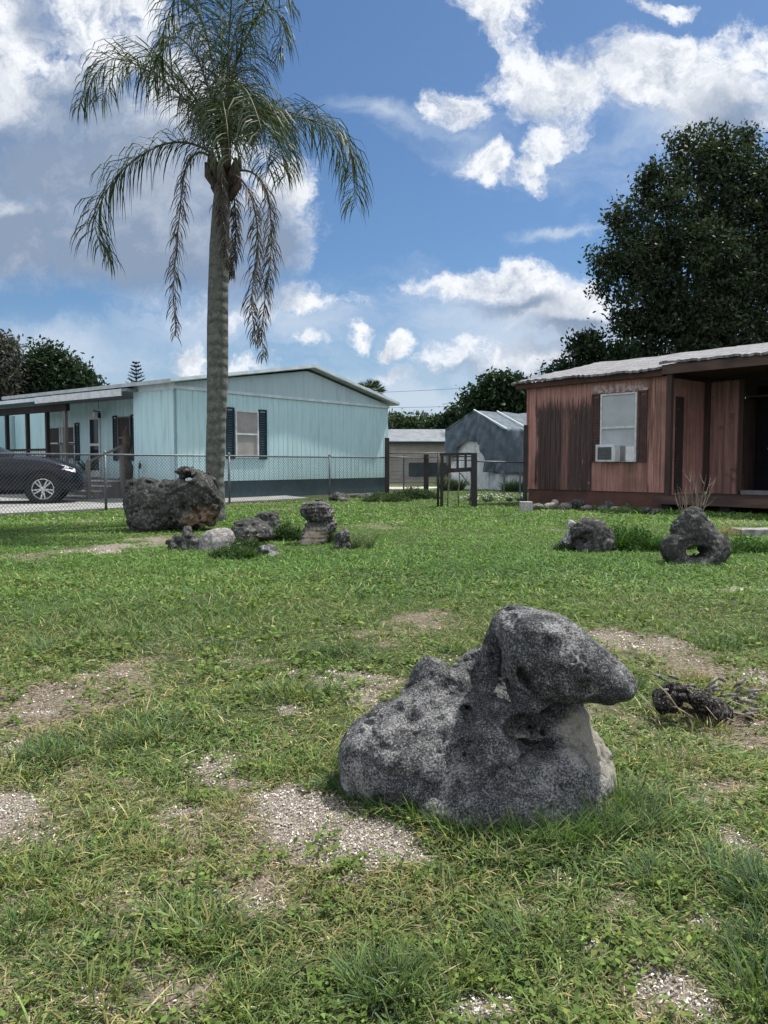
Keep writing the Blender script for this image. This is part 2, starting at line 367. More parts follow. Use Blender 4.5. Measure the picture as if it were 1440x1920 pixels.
# ------------------------------------------------------------------ lawn: bare and lush patches in world space
# (px, py, rx, ry, bareness, whiteness) read off the photograph, then turned into ground ellipses
PATCH = [(550,1530,115,48,2.4,1),(680,1553,110,50,2.4,1),(610,1505,120,30,1.6,1),(40,1520,90,55,1.1,.9),(90,1560,80,40,.9,.6),(390,1430,55,22,1.0,1),(330,1505,50,16,.9,1),(640,1275,80,28,1.0,.9),(700,1300,60,26,.8,.8),
    (240,1270,130,38,1.0,.15),(90,1300,150,50,1.0,.2),(20,1350,120,60,.9,.25),(330,1230,110,25,.7,.1),(480,1240,80,22,.8,.3),(800,1165,100,24,1.0,.1),(720,1190,110,20,.7,.15),(600,1215,90,18,.6,.2),(1200,1205,120,35,1.2,.3),(1300,1250,110,35,.8,.1),
    (1420,1265,60,35,.9,.5),(1380,1345,80,40,.7,.2),(1060,1625,40,20,1.0,1),(1395,1590,35,40,1.1,.9),(1100,1760,40,25,.8,.8),(1320,1725,45,22,.9,.9),(900,1885,90,35,1.1,1),(1250,1850,90,60,.8,.7),(1330,1890,60,30,.9,.9),
    (450,1690,70,60,.8,.4),(200,1830,90,45,.5,.1),(330,1880,100,40,.6,.3),(240,1022,80,9,1.0,1),(200,1030,60,7,.9,1),(300,1012,50,6,.8,.8),(1380,1103,70,9,1.1,.9),(980,1085,90,8,.7,.5),(1120,1083,80,7,.6,.5),(1200,1100,90,9,.5,.3),(520,1330,80,16,.4,.6),
    (560,1335,40,10,.9,1),(1110,1440,60,60,.3,.1),(1300,1500,140,60,.5,.15),(180,1430,160,40,.4,.2),(30,1420,70,30,.8,.8),(800,1640,60,28,.6,.5),(1000,1690,50,20,.5,.3),(640,1620,50,22,.7,.8),(550,1830,120,40,.4,.1),(470,1460,60,22,.5,.4)]
PW = []
for px, py, rx, ry, b, w in PATCH:
    c = at(px, py); dd = (at(px, py-ry).y - at(px, py+ry).y)/2; q_ = .78 if w > .5 else .88; PW.append((c.x, c.y, rx*c.y/F*q_, dd*q_, b*(.95 if w > .5 else .9), w))
LUSH = [(95,1410,70,40,1.0),(560,1300,90,26,1.0),(600,1222,110,20,.9),(280,1375,120,40,.8),(700,1480,130,50,1.0),(1000,1560,230,55,.8),(1200,1520,120,90,.6),(1420,1700,70,110,.9),(720,1840,90,60,.8),(370,1740,140,60,.6),(60,1600,120,60,.5),
    (500,1850,60,40,.4),(860,1220,60,25,.6),(1340,1190,160,30,.6),(180,1770,120,50,.5),(860,1780,140,60,.4),(300,1150,330,55,.7),(900,1090,500,60,.5),(1180,1290,40,60,.5)]
LW = []
for px, py, rx, ry, b in LUSH:
    c = at(px, py); dd = (at(px, py-ry).y - at(px, py+ry).y)/2; LW.append((c.x, c.y, rx*c.y/F*1.2, dd*1.2, b))
def lawn(x, y):
    """bareness, whiteness, lushness for ground points"""
    wx = x + (fbm2(x, y, 3.0, 3, 2.0)-.5)*.35*np.clip(y*.25, .3, 3); wy = y + (fbm2(x, y, 3.0, 3, 8.0)-.5)*.45*np.clip(y*.3, .3, 4)
    bare = np.zeros_like(x); white = np.zeros_like(x); lush = np.zeros_like(x)
    for cx, cy, rx, ry, b, w in PW:
        q = min(b, 9)*np.exp(-(((wx-cx)/rx)**2+((wy-cy)/ry)**2)*.9); bare = np.maximum(bare, q); white = np.maximum(white, q*w)
    for cx, cy, rx, ry, b in LW: lush = np.maximum(lush, b*np.exp(-(((wx-cx)/rx)**2+((wy-cy)/ry)**2)))
    n = fbm2(x, y, 2.2, 4, 5.0); far = np.clip((y-4.5)/3, 0, 1)
    bare = bare + (1-far)*np.clip((n-.52)*3.0, 0, .6)*.6 + far*np.clip((fbm2(x, y, .8, 4, 9.)-.6)*3, 0, .5)
    n3 = fbm2(x, y, 9.0, 3, 31.0); bare = bare + np.clip(n3-.60, 0, 1)*2.2*(1-far)
    brk = np.clip(.45+2.5*(fbm2(x, y, 5.5, 4, 61.)-.30), .42, 1.2); brk = 1-(1-brk)*np.clip((9-y)/3, 0, 1); bare = bare*brk; white = white*brk
    bare = np.clip(bare - lush*.75, 0, 1.2)
    white = np.clip(white + np.clip(n3-.62, 0, 1)*1.6*(1-far), 0, 1)
    return bare, white, lush
FO = np.array([-3.88, 19.3]); FD = np.array([.612, .791])
def behind_fence(x, y): return ((x-FO[0])*(-FD[1]) + (y-FO[1])*FD[0])          # >0: house side of the fence line
def gz(x, y):                                                                 # ground height
    f = np.clip((14-y)/6, 0.15, 1)
    return ((fbm2(x, y, 1.3, 3, 1.0)-.5)*.05 + (fbm2(x, y, 7., 2, 4.0)-.5)*.018)*f - .004

rows = np.concatenate([[-60, -12, -3, -.5], np.geomspace(.55, 30, 560), np.geomspace(31.5, 900, 50)])
ts = np.linspace(-1, 1, 480); ts = np.sign(ts)*(.35*np.abs(ts)+.65*np.abs(ts)**2.4)
YY, TT = np.meshgrid(rows, ts, indexing='ij'); XX = TT*(np.maximum(YY, 0)*1.5+3.5 + np.where(YY < 0, -YY, 0))
gx, gy = XX.ravel(), YY.ravel(); gzv = gz(gx, gy); gzv[(gy < .5) | (gy > 60)] = -.01
bare, white, lush = lawn(gx, gy)
nr, nc = YY.shape; ii = np.arange(nr*nc).reshape(nr, nc)
q = np.stack([ii[:-1, :-1].ravel(), ii[:-1, 1:].ravel(), ii[1:, 1:].ravel(), ii[1:, :-1].ravel()], 1)
m, gg, b, o = newmat('lawn_soil'); co = gg.n('ShaderNodeTexCoord').outputs['Object']
ab = gg.n('ShaderNodeAttribute', attribute_name='bare').outputs['Fac']; aw = gg.n('ShaderNodeAttribute', attribute_name='white').outputs['Fac']
n1 = gg.noise(co, 60, 6, .7); n2 = gg.noise(co, 9, 5, .6); v1 = gg.vor(co, 130); n0 = gg.noise(co, 1.2, 6, .6)
soil = gg.mix(gg.step(n1, .35, .68), (.075, .062, .046), (.26, .22, .17))
green = gg.mix(gg.step(n0, .35, .65), (.030, .050, .016), (.055, .080, .026)); green = gg.mix(gg.step(n1, .4, .7), green, (.075, .078, .04))
shell = gg.mix(gg.step(gg.vor(co, 150, out='Distance'), .05, .55), (.46, .42, .37), (.14, .12, .10))
shell = gg.mix(gg.step(n1, .45, .7), shell, (.33, .29, .24))
c = gg.mix(gg.step(gg.m('ADD', ab, gg.m('MULTIPLY', gg.m('SUBTRACT', n2, .5), .8)), .10, .45), green, soil)
c = gg.mix(gg.step(gg.m('ADD', aw, gg.m('MULTIPLY', gg.m('SUBTRACT', n2, .5), 1.1)), .22, .62), c, shell)
gg.put(b.inputs['Base Color'], c); b.inputs['Roughness'].default_value = .95; b.inputs['Specular IOR Level'].default_value = .1
bump(gg, b, gg.m('ADD', n1, gg.m('MULTIPLY', v1, .8)), .8, .012); SOIL = m
lawn_o = mesh_np('ground', np.stack([gx, gy, gzv], 1), [q], SOIL, attrs={'bare': bare, 'white': white}, smooth=True)
tag(lawn_o, kind='structure')

# ------------------------------------------------------------------ grass blades
GRASSMAT = leafmat('grass_blades', .28, .6)
def blades(x, y, z, az, lean, bend, L, W, col, seg):
    N = len(x); pos = np.stack([x, y, z], 1); dirh = np.stack([np.cos(az), np.sin(az), 0*az], 1)
    tw = rng.normal(0, .5, N); sa = az+np.pi/2+tw; side = np.stack([np.cos(sa), np.sin(sa), rng.normal(0, .25, N)], 1)
    V = np.zeros((N, 2*seg+1, 3)); cur = pos.copy()
    for k in range(seg+1):
        t = k/seg; w = W*(.75+.5*t)*(1-t)**.75 if k else W*.7
        if k == seg: V[:, 2*seg] = cur
        else: V[:, 2*k] = cur-side*(w/2)[:, None]; V[:, 2*k+1] = cur+side*(w/2)[:, None]
        th = lean+bend*(t+.5/seg); st = (L/seg)[:, None]
        cur = cur + (dirh*np.sin(th)[:, None] + np.array([0, 0, 1])*np.cos(th)[:, None])*st
        cur[:, 2] = np.maximum(cur[:, 2], z+.003+.4*W)
    nv = 2*seg+1; b0 = np.arange(N)*nv
    qs = [np.stack([b0+2*k, b0+2*k+1, b0+2*k+3, b0+2*k+2], 1) for k in range(seg-1)]
    tr = np.stack([b0+2*seg-2, b0+2*seg-1, b0+2*seg], 1)
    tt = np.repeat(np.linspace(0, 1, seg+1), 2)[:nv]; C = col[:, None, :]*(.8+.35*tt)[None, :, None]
    return V.reshape(-1, 3), (np.concatenate(qs) if qs else np.zeros((0, 4), int)), tr, C.reshape(-1, 3)
PAL = np.array([(.122, .180, .055), (.066, .122, .042), (.195, .215, .072), (.26, .235, .10), (.40, .34, .235), (.082, .128, .068), (.24, .20, .15)])
def grass_set(Ntry, d0, d1, power, wfac, seg, wide=.62, mrg=0.):
    # sample distance with density ~ d^-power per area, everywhere in and just outside the view
    u = rng.random(Ntry); a = 2-power
    d = (d0**a + u*(d1**a-d0**a))**(1/a) if abs(a) > 1e-6 else d0*(d1/d0)**u
    x = (rng.random(Ntry)*2-1)*(d*wide+.25+mrg); y = d
    # clumping
    x = x + rng.normal(0, .006, Ntry)*np.sqrt(d); y = y + rng.normal(0, .006, Ntry)*np.sqrt(d)
    bare, white, lush = lawn(x, y)
    cl = fbm2(x, y, 14./wfac**.4, 2, 40.)
    keep = rng.random(Ntry) < np.clip(1.12-bare*.95, .30, 1)*np.clip(1.2-white*.95, .22, 1)*np.clip(.35+1.5*(cl-.25), .12, 1)
    bf = behind_fence(x, y); keep &= ~((bf > -.05) & (x < .6))
    x, y, bare, white, lush, cl = x[keep], y[keep], bare[keep], white[keep], lush[keep], cl[keep]
    N = len(x); far = np.clip((y-4.2)/3.5, 0, 1)
    yel = fbm2(x, y, 1.6, 3, 70.)
    rr = rng.random(N); k = np.zeros(N, int)
    py = np.clip(.34*(1-far)+.06 + (yel-.5)*1.5*(1-.75*far), .03, .8)          # share of yellowish blades
    k = np.where(rr < py, 2, 0); k = np.where(rr < py*.50, 3, k); pd = np.clip(.05+bare*1.0*(1-.3*far)+.14*(1-far), 0, .88)*np.clip(1-lush*.8, .1, 1)
    r2 = rng.random(N); k = np.where(r2 < pd*.6, 4, k); k = np.where((r2 >= pd*.6) & (r2 < pd), 6, k)
    r3 = rng.random(N); k = np.where((r3 < lush*.75) & (k != 4), 1, k); k = np.where((r3 < lush*.35) & (k != 4), 5, k)
    col = PAL[k]*np.exp(rng.normal(0, .30, (N, 1)))*(.8+.4*fbm2(x, y, .7, 3, 90.))[:, None]
    col[:, :] *= (1 + far*np.array([-.10, .12, -.05])[:, None]).T*1.0
    L = (.024+.040*rng.random(N)**1.3)*(1+.75*lush)*(1-.35*np.clip(bare, 0, 1))*(1+.25*far)*np.where(rng.random(N) < .06, 1.6, 1)
    W = (.0036+.0040*rng.random(N))*wfac
    dead = (k == 4) | (k == 6)
    lean = np.where(dead, 1.2+.35*rng.random(N), .45+.85*rng.random(N)*(1-.35*far)); lean = np.where(lush > .5, lean*.7, lean)
    bend = np.where(dead, .2, .4+1.3*rng.random(N)); W = np.where(dead, W*.7, W)
    L = L*(1+.35*(wfac > 3))
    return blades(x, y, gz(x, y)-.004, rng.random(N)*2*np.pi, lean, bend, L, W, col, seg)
def join_sets(name, sets, mat, label, cat):
    vs, qs, tr, cs = [], [], [], []; off = 0
    for V, Q, T, C in sets: vs.append(V); qs.append(Q+off); tr.append(T+off); cs.append(C); off += len(V)
    o = mesh_np(name, np.concatenate(vs), [np.concatenate(qs), np.concatenate(tr)], mat, col=np.concatenate(cs))
    return tag(o, label, cat, kind='stuff')
join_sets('grass', [grass_set(225000, .75, 2.6, 1.0, 1.0, 3, mrg=.45), grass_set(215000, 2.4, 6.0, 1.4, 1.35, 2, mrg=.6), grass_set(190000, 5.8, 13, 2.0, 2.6, 2), grass_set(110000, 12.5, 32, 2.2, 6.0, 2)],
          GRASSMAT, 'patchy green lawn with yellowed blades and bare spots', 'grass')
# broad-leaved ground weeds and clover between the blades
def clover(N):
    nc_ = N//14; d = .9*(6.5/.9)**rng.random(nc_); x = (rng.random(nc_)*2-1)*(d*.6+.2); bare, white, lush = lawn(x, d)
    k = (fbm2(x, d, 2.6, 3, 55.) > .52) & (bare < .8); x = np.repeat(x[k], 14); d = np.repeat(d[k], 14); n = len(x); sc = np.clip(d/2.2, .8, 4)
    x = x+rng.normal(0, .018, n)*sc; d = d+rng.normal(0, .018, n)*sc; p = np.stack([x, d, gz(x, d)+.008+.022*rng.random(n)*sc**.5], 1)
    nn = rng.normal(0, .45, (n, 3)); nn[:, 2] = 1; nn /= np.linalg.norm(nn, axis=1)[:, None]; u = rng.normal(0, 1, (n, 3)); u -= nn*(u*nn).sum(1)[:, None]; u /= np.linalg.norm(u, axis=1)[:, None]; b_ = np.cross(nn, u)
    s_ = ((.005+.007*rng.random(n))*sc**.8)[:, None]; V_ = np.stack([p-u*s_, p-b_*s_*.6, p+u*s_*.3-b_*s_*.5, p+u*s_, p+u*s_*.3+b_*s_*.5, p+b_*s_*.6-u*s_*.2], 1).reshape(-1, 3); b0 = np.arange(n)*6
    cl = np.array([(.10, .155, .038)])*np.exp(rng.normal(0, .3, (n, 1)))*np.where(rng.random((n, 1)) < .12, [[1.6, 1.25, 1.2]], [[1, 1, 1]]); return V_, np.stack([b0+i for i in range(6)], 1), np.repeat(cl, 6, 0)
V, Q, C = clover(32000)
tag(mesh_np('ground_weeds', V, [Q], GRASSMAT, col=C), 'low broad-leaved weeds scattered through the lawn', 'weeds', kind='stuff')
# longer tufts where the photograph shows them
def tufts(spots):
    out = []
    for px, py, n, Lm, spread, ki in spots:
        c = at(px, py); N = n
        a = rng.random(N)*2*np.pi; rr = spread*np.sqrt(rng.random(N))*.6
        x = c.x+np.cos(a)*rr; y = c.y+np.sin(a)*rr*.8; az = a+rng.normal(0, .7, N)
        col = PAL[rng.choice(ki, N)]*np.exp(rng.normal(0, .2, (N, 1)))
        L = Lm*(.5+.7*rng.random(N)); w = (.0032+.002*rng.random(N))*max(1, c.y/2.6)
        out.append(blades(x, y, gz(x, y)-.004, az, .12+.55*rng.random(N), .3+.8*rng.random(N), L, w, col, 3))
    return out
sp_ = [(95,1425,170,.11,.09,(1,5,0)),(60,1415,80,.09,.07,(1,0)),(270,1390,150,.08,.12,(0,2,5)),(230,1400,120,.07,.12,(0,5)),(560,1310,160,.07,.14,(0,2)),(520,1300,110,.07,.10,(0,5)),
       (720,1860,190,.11,.10,(1,5,0)),(1430,1700,200,.12,.09,(5,1)),(1415,1800,150,.11,.09,(5,1)),(1425,1890,160,.12,.09,(5,0)),(380,1760,150,.07,.12,(0,2)),(470,1880,120,.07,.1,(0,2)),
       (600,1235,160,.06,.22,(1,5)),(640,1225,120,.06,.18,(1,5)),(1160,1520,180,.11,.10,(1,5,0)),(1200,1560,130,.10,.10,(0,5)),(1120,1570,170,.11,.10,(0,1,5)),(1060,1580,160,.11,.10,(1,0)),(990,1580,150,.10,.09,(1,5,0)),(930,1570,160,.10,.10,(0,5,1)),
       (860,1560,160,.10,.10,(0,1)),(810,1540,160,.10,.10,(1,0)),(740,1520,200,.09,.12,(1,5)),(680,1500,220,.08,.12,(1,5)),(640,1480,180,.08,.10,(1,5)),(600,1440,130,.06,.12,(0,1)),(1260,1430,110,.08,.12,(0,6)),(1180,1290,100,.10,.10,(0,5)),
       (1240,1330,120,.06,.12,(4,6,0)),(1330,1365,160,.06,.14,(4,6,0,2)),(1420,1340,120,.06,.12,(4,6,0)),(1300,1270,130,.06,.14,(4,6,3)),(1390,1290,130,.06,.14,(4,6,3)),(850,1830,110,.08,.10,(0,2)),(1000,1770,120,.08,.12,(5,0)),(1240,1660,110,.09,.10,(5,0)),(150,1700,130,.07,.12,(0,2)),(60,1640,110,.07,.12,(0,2)),(300,1600,110,.06,.12,(0,2,3)),(440,1520,90,.05,.1,(2,3)),(870,1225,120,.07,.14,(0,1)),(1350,1210,110,.08,.2,(0,5)),
       (1420,1195,110,.08,.2,(0,5)),(100,1220,160,.08,.3,(0,5)),(200,1190,160,.08,.3,(0,5)),(400,1215,140,.07,.25,(0,5)),(180,1870,100,.07,.1,(0,2)),(30,1750,110,.08,.1,(0,1))]
weeds_o = join_sets('tall_grass', tufts(sp_), GRASSMAT, 'longer dark green grass tufts around the boulder and lawn', 'grass tufts')

# shell fragments on the bare patches
def shards(N):
    d = .9*(9/.9)**rng.random(N*6); x = (rng.random(N*6)*2-1)*(d*.6+.2); bare, white, lush = lawn(x, d)
    k = rng.random(N*6) < np.clip(white*1.2-.12, 0, 1); x = x[k][:N]; y = d[k][:N]; n = len(x)
    s = (.0022+.0042*rng.random(n)**2)*np.clip(y/2.5, .8, 3); nrm = rng.normal(0, .5, (n, 3)); nrm[:, 2] = 1; nrm /= np.linalg.norm(nrm, axis=1)[:, None]
    a = rng.normal(0, 1, (n, 3)); a -= nrm*(a*nrm).sum(1)[:, None]; a /= np.linalg.norm(a, axis=1)[:, None]; bb = np.cross(nrm, a)
    c = np.stack([x, y, gz(x, y)+.003+.003*rng.random(n)], 1); asp = .35+.5*rng.random(n)
    V = np.stack([c-a*s[:, None], c-bb*(s*asp)[:, None], c+a*s[:, None], c+bb*(s*asp)[:, None], c+nrm*(s*.3)[:, None]], 1).reshape(-1, 3)
    b0 = np.arange(n)*5; T = np.concatenate([np.stack([b0+i, b0+(i+1) % 4, b0+4], 1) for i in range(4)])
    col = np.array([(.60, .55, .49)])*np.exp(rng.normal(-.35, .45, (n, 1))); return V, T, np.repeat(np.clip(col, 0, .85), 5, axis=0)
V, T, C = shards(40000)
m, gg, b, o = newmat('shell_bits'); gg.put(b.inputs['Base Color'], gg.n('ShaderNodeAttribute', attribute_name='tint').outputs['Color']); b.inputs['Roughness'].default_value = .7; SHELL = m
tag(mesh_np('shell_gravel', V, [T], SHELL, col=C), 'pale crushed shell gravel showing through bare lawn', 'gravel', kind='stuff')
#__REST__
# ------------------------------------------------------------------ rocks
def boulder(name, label, prims, mat, cat='rock', group=None, pale=None, **kw):
    v, q = rock_mesh(prims, **kw)
    keep_o = (float(v[:, 0].mean()), float(v[:, 1].mean()), 0.0)
    at_ = {}
    if pale is not None:
        a = np.zeros(len(v))
        for px, py, Y, r, s in pale:
            c = np.array(P(px, py, Y)); a = np.maximum(a, s*np.exp(-((v-c)**2).sum(1)/(r*r)))
        at_['pale'] = a
    return tag(mesh_np(name, v, [q], mat, attrs=at_, smooth=True, origin=keep_o), label, cat, group)
RM_main = rockmat('speckled_limestone', (.036, .039, .043), (.44, .44, .44), pale=(.46, .43, .37), sp=150., bias=.50, bs=1.0, big=.55, fleck=.5)
RM_dark = rockmat('dark_coral_rock', (.040, .041, .039), (.30, .30, .285), pale=(.24, .175, .12), sp=20., bias=.58, bs=1.0, fleck=.22)
RM_grey = rockmat('pale_boulder', (.13, .125, .12), (.35, .335, .325), pale=(.5, .5, .5), sp=30., bias=.42, bs=.6)
boulder('boulder', 'large grey pitted limestone boulder with overhanging snout, in the foreground grass', [
    (1, 735, 1412, 2.36, 104, 84, .20, 0), (1, 792, 1352, 2.42, 72, 64, .17, -36), (1, 816, 1284, 2.46, 40, 52, .11, -10), (1, 905, 1405, 2.36, 170, 112, .22, 0), (1, 880, 1330, 2.46, 90, 62, .12, 0),
    (1, 840, 1452, 2.24, 150, 66, .12), (1, 1010, 1455, 2.30, 132, 88, .19, 0), (1, 1062, 1445, 2.36, 86, 92, .17, 0), (1, 1075, 1490, 2.34, 66, 52, .15), (1, 1050, 1370, 2.40, 60, 80, .14, 0),
    (1, 985, 1340, 2.44, 74, 70, .13, 15), (1, 930, 1515, 2.14, 150, 46, .12), (1, 1010, 1515, 2.15, 120, 44, .12), (1, 690, 1450, 2.3, 52, 48, .10), (1, 760, 1455, 2.26, 84, 50, .13),
    (1, 920, 1270, 2.56, 74, 64, .12), (1, 850, 1302, 2.46, 74, 52, .12), (1, 790, 1318, 2.44, 56, 46, .13, -40), (1, 930, 1205, 2.50, 26, 68, .07, 12),
    (1, 1056, 1230, 2.25, 108, 62, .16, 33), (1, 1030, 1252, 2.25, 88, 66, .15, 25), (1, 1100, 1256, 2.25, 70, 54, .14, 30), (1, 1136, 1272, 2.24, 50, 38, .12, 22), (1, 1048, 1280, 2.25, 66, 38, .13, 8), (1, 968, 1176, 2.34, 46, 42, .12, 35),
    (1, 958, 1256, 2.30, 17, 70, .08, -10), (1, 1000, 1322, 2.28, 44, 26, .08, 20),
    (-1, 910, 1260, 2.37, 37, 47, .115, 10), (-1, 928, 1212, 2.36, 15, 34, .08, 12), (-1, 986, 1282, 2.18, 8, 34, .07, -30),
    (-1, 988, 1374, 2.18, 46, 34, .13, 6), (-1, 988, 1400, 2.24, 36, 11, .14, 0), (-1, 866, 1424, 2.13, 38, 34, .07, -20), (-1, 877, 1337, 2.28, 7, 7, .06), (-1, 1060, 1340, 2.20, 80, 12, .14, -4), (-1, 700, 1450, 2.12, 30, 10, .05, 0)],
    RM_main, 'boulder', k=.024, res=215, noise=.015, nscale=17., pits=.08, pitscale=24.,
    pale=[(1130, 1400, 2.3, .15, 1.1), (1140, 1480, 2.3, .12, 1.1), (1105, 1345, 2.25, .10, 1.0), (988, 1390, 2.25, .05, .6), (955, 1260, 2.26, .05, .5)])

def D_(py): return at(720, py).y
kd = dict(res=90, noise=.06, nscale=7., pits=.5, pitscale=6., k=.05, ridge=.06)
boulder('coral_rock', 'big dark craggy coral rock leaning against the palm trunk', [
    (1, 290, 945, 11.6, 58, 48, .38), (1, 350, 935, 11.7, 62, 56, .4), (1, 378, 915, 11.8, 34, 34, .28), (1, 262, 925, 11.6, 26, 22, .2), (1, 275, 975, 11.5, 36, 26, .3), (1, 350, 970, 11.8, 55, 26, .3), (-1, 343, 902, 11.4, 13, 9, .6, 20), (-1, 272, 906, 11.3, 8, 5, .3), (-1, 310, 892, 11.5, 26, 14, .5)],
    RM_dark, pale=[(385, 985, 11.4, .35, 1.0), (312, 985, 11.2, .14, .9)], **kd)
ks = dict(res=54, noise=.042, nscale=11., pits=.25, pitscale=9., k=.03, ridge=.03)
boulder('coral_rock', 'small dark mottled rock left of the pale round stone', [(1, 335, 1028, 9.1, 24, 24, .15), (1, 358, 1020, 9.0, 18, 30, .13), (1, 366, 1038, 8.95, 14, 16, .1)], RM_dark, **ks)
boulder('round_stone', 'smooth pale grey rounded stone in the rock group by the palm', [(1, 406, 1020, 9.0, 34, 28, .18, -10), (1, 398, 1036, 8.95, 26, 18, .15), (1, 418, 1010, 9.0, 20, 16, .14)], RM_grey, 'stone', **dict(ks, pits=.0, noise=.018, ridge=0))
boulder('coral_rock', 'dark elongated coral rock lying right of the pale stone', [(1, 474, 992, 9.9, 38, 24, .2, 8), (1, 460, 1000, 9.8, 26, 22, .18), (1, 492, 1002, 9.8, 20, 20, .15), (-1, 484, 1002, 9.6, 8, 8, .12)], RM_dark, pale=[(487, 1014, 9.6, .12, 1.0)], **dict(ks, layers=.012))
boulder('coral_rock', 'dark upright block behind the elongated coral rock', [(1, 510, 980, 10.6, 17, 22, .14), (1, 494, 968, 10.6, 14, 12, .12), (1, 518, 990, 10.6, 12, 20, .12)], RM_dark, **ks)
boulder('coral_rock', 'low grey ridged rock in the weeds at the front of the group', [(1, 500, 1040, 8.55, 22, 18, .13), (1, 522, 1046, 8.5, 28, 11, .12), (1, 492, 1048, 8.5, 16, 10, .1)], rockmat('ridged_rock', (.05, .055, .055), (.30, .31, .31), sp=26., bias=.5), **dict(ks, layers=.01))
RM_pil = rockmat('layered_rock', (.045, .045, .044), (.34, .33, .31), pale=(.42, .36, .29), sp=24., bias=.55, bs=1.0)
boulder('rock_pillar', 'tall layered dark rock pillar on a pale base beside the elongated rock', [(1, 594, 958, 9.7, 37, 24, .2), (1, 600, 988, 9.7, 34, 20, .16), (1, 590, 1006, 9.7, 32, 24, .15), (1, 578, 1026, 9.65, 22, 20, .12), (1, 590, 946, 9.75, 30, 9, .18)],
        RM_pil, pale=[(582, 1012, 9.5, .22, 1.1), (575, 1030, 9.4, .15, 1.2)], **dict(ks, layers=.022, res=70, noise=.03))
boulder('round_stone', 'small whitish lumpy stone at the foot of the rock pillar', [(1, 562, 1034, 8.9, 12, 9, .07), (1, 576, 1036, 8.9, 12, 9, .07)], rockmat('whitish_stone', (.22, .21, .19), (.55, .53, .50), sp=30., bias=.45), 'stone', **dict(ks, res=34, pits=.1))
boulder('coral_rock', 'jagged grey-flecked rock at the right end of the group', [(1, 642, 1020, 9.0, 17, 28, .12), (1, 655, 1030, 8.95, 12, 20, .1), (1, 634, 1004, 9.0, 9, 12, .08)], rockmat('flecked_rock', (.03, .032, .03), (.30, .30, .29), sp=26., bias=.55), **ks)
boulder('round_stone', 'flat grey stone half sunk in the lawn right of the jagged rock', [(1, 712, 1046, 8.3, 22, 6, .12)], RM_grey, 'stone', **dict(ks, res=34, pits=.1))
boulder('coral_rock', 'dark rock lying at the fence foot behind the rock pillar', [(1, 634, 934, 21.0, 20, 11, .25), (1, 644, 938, 20.8, 14, 9, .22)], RM_dark, **dict(ks, res=38))
boulder('coral_rock', 'long low dark rock at the fence foot near the tall wooden post', [(1, 684, 932, 23.0, 26, 9, .25), (1, 702, 933, 23.0, 14, 9, .22)], RM_dark, **dict(ks, res=38))
boulder('coral_rock', 'weathered dark rock hollowed in front, right of the small white rock', [(1, 1106, 1006, 8.9, 38, 32, .2, 12), (1, 1124, 1016, 8.9, 32, 24, .18, 25), (1, 1100, 1026, 8.9, 30, 18, .2), (-1, 1098, 1020, 8.68, 15, 17, .14)], RM_dark, **dict(ks, noise=.03, res=64))
boulder('coral_rock', 'small white lichen-covered rock left of the hollowed rock', [(1, 1070, 984, 9.0, 10, 12, .07), (1, 1064, 1012, 9.0, 12, 18, .08), (1, 1062, 1000, 9.0, 9, 14, .07)], rockmat('lichen_rock', (.10, .11, .11), (.62, .63, .63), sp=30., bias=.42), **dict(ks, res=40))
boulder('coral_rock', 'triangular dark rock with a hole through it, by the porch', [(1, 1304, 1030, 7.82, 66, 40, .13, 0), (1, 1302, 996, 7.80, 44, 34, .12, 0), (1, 1301, 974, 7.78, 26, 24, .1), (1, 1272, 1030, 7.75, 31, 34, .13, -30), (1, 1336, 1032, 7.7, 33, 36, .14, 30), (1, 1323, 1005, 7.75, 36, 22, .12, 50), (1, 1300, 1058, 7.7, 52, 14, .13), (-1, 1304, 1034, 7.75, 19, 12, .8), (-1, 1298, 1022, 7.62, 26, 22, .07, -30)],
        RM_dark, **dict(ks, res=90, noise=.016, pits=.10, ridge=.015))
RUBG = rockmat('rubble_grey', (.08, .075, .07), (.26, .25, .24), sp=30.)
# rubble along the red skirting: every stone its own thing
rb = [(1005, 951, 15, 7, 0, 'flat pale rubble slab nearest the concrete block'), (1030, 949, 12, 7, 1, 'tilted light rubble piece beside the pale slab'), (1041, 944, 8, 8, 1, 'pointed light rubble piece standing by the skirting'), (1058, 950, 14, 7, 0, 'low grey rubble stone left of the dark lump'), (1080, 946, 18, 11, 2, 'dark lump of rubble against the red skirting'),
      (1100, 953, 12, 6, 0, 'small grey rubble stone right of the dark lump'), (1125, 953, 14, 6, 2, 'flat dark rubble stone under the air conditioner'), (1142, 948, 9, 9, 2, 'upright dark rubble stone under the window'), (1153, 955, 12, 6, 1, 'light rubble chip beside the upright dark stone'), (1175, 957, 14, 6, 0, 'half buried grey rubble stone right of the window'),
      (1205, 958, 16, 7, 2, 'dark rubble stone near the start of the porch'), (1228, 960, 12, 6, 2, 'last dark rubble stone before the porch deck')]
for px, py, rx, ry, kk, lb in rb:
    boulder('rubble_stone', lb, [(1, px, py, D_(py+ry*.7), rx, ry, .14, random.uniform(-20, 20)), (1, px+rx*.4, py+ry*.2, D_(py+ry*.7), rx*.6, ry*.8, .1)], [RUBG, rockmat('rubble_light', (.2, .185, .17), (.40, .37, .35), sp=30.), RM_dark][kk], 'stone', group='rubble along the red skirting', **dict(ks, res=26, noise=.02, pits=.05))
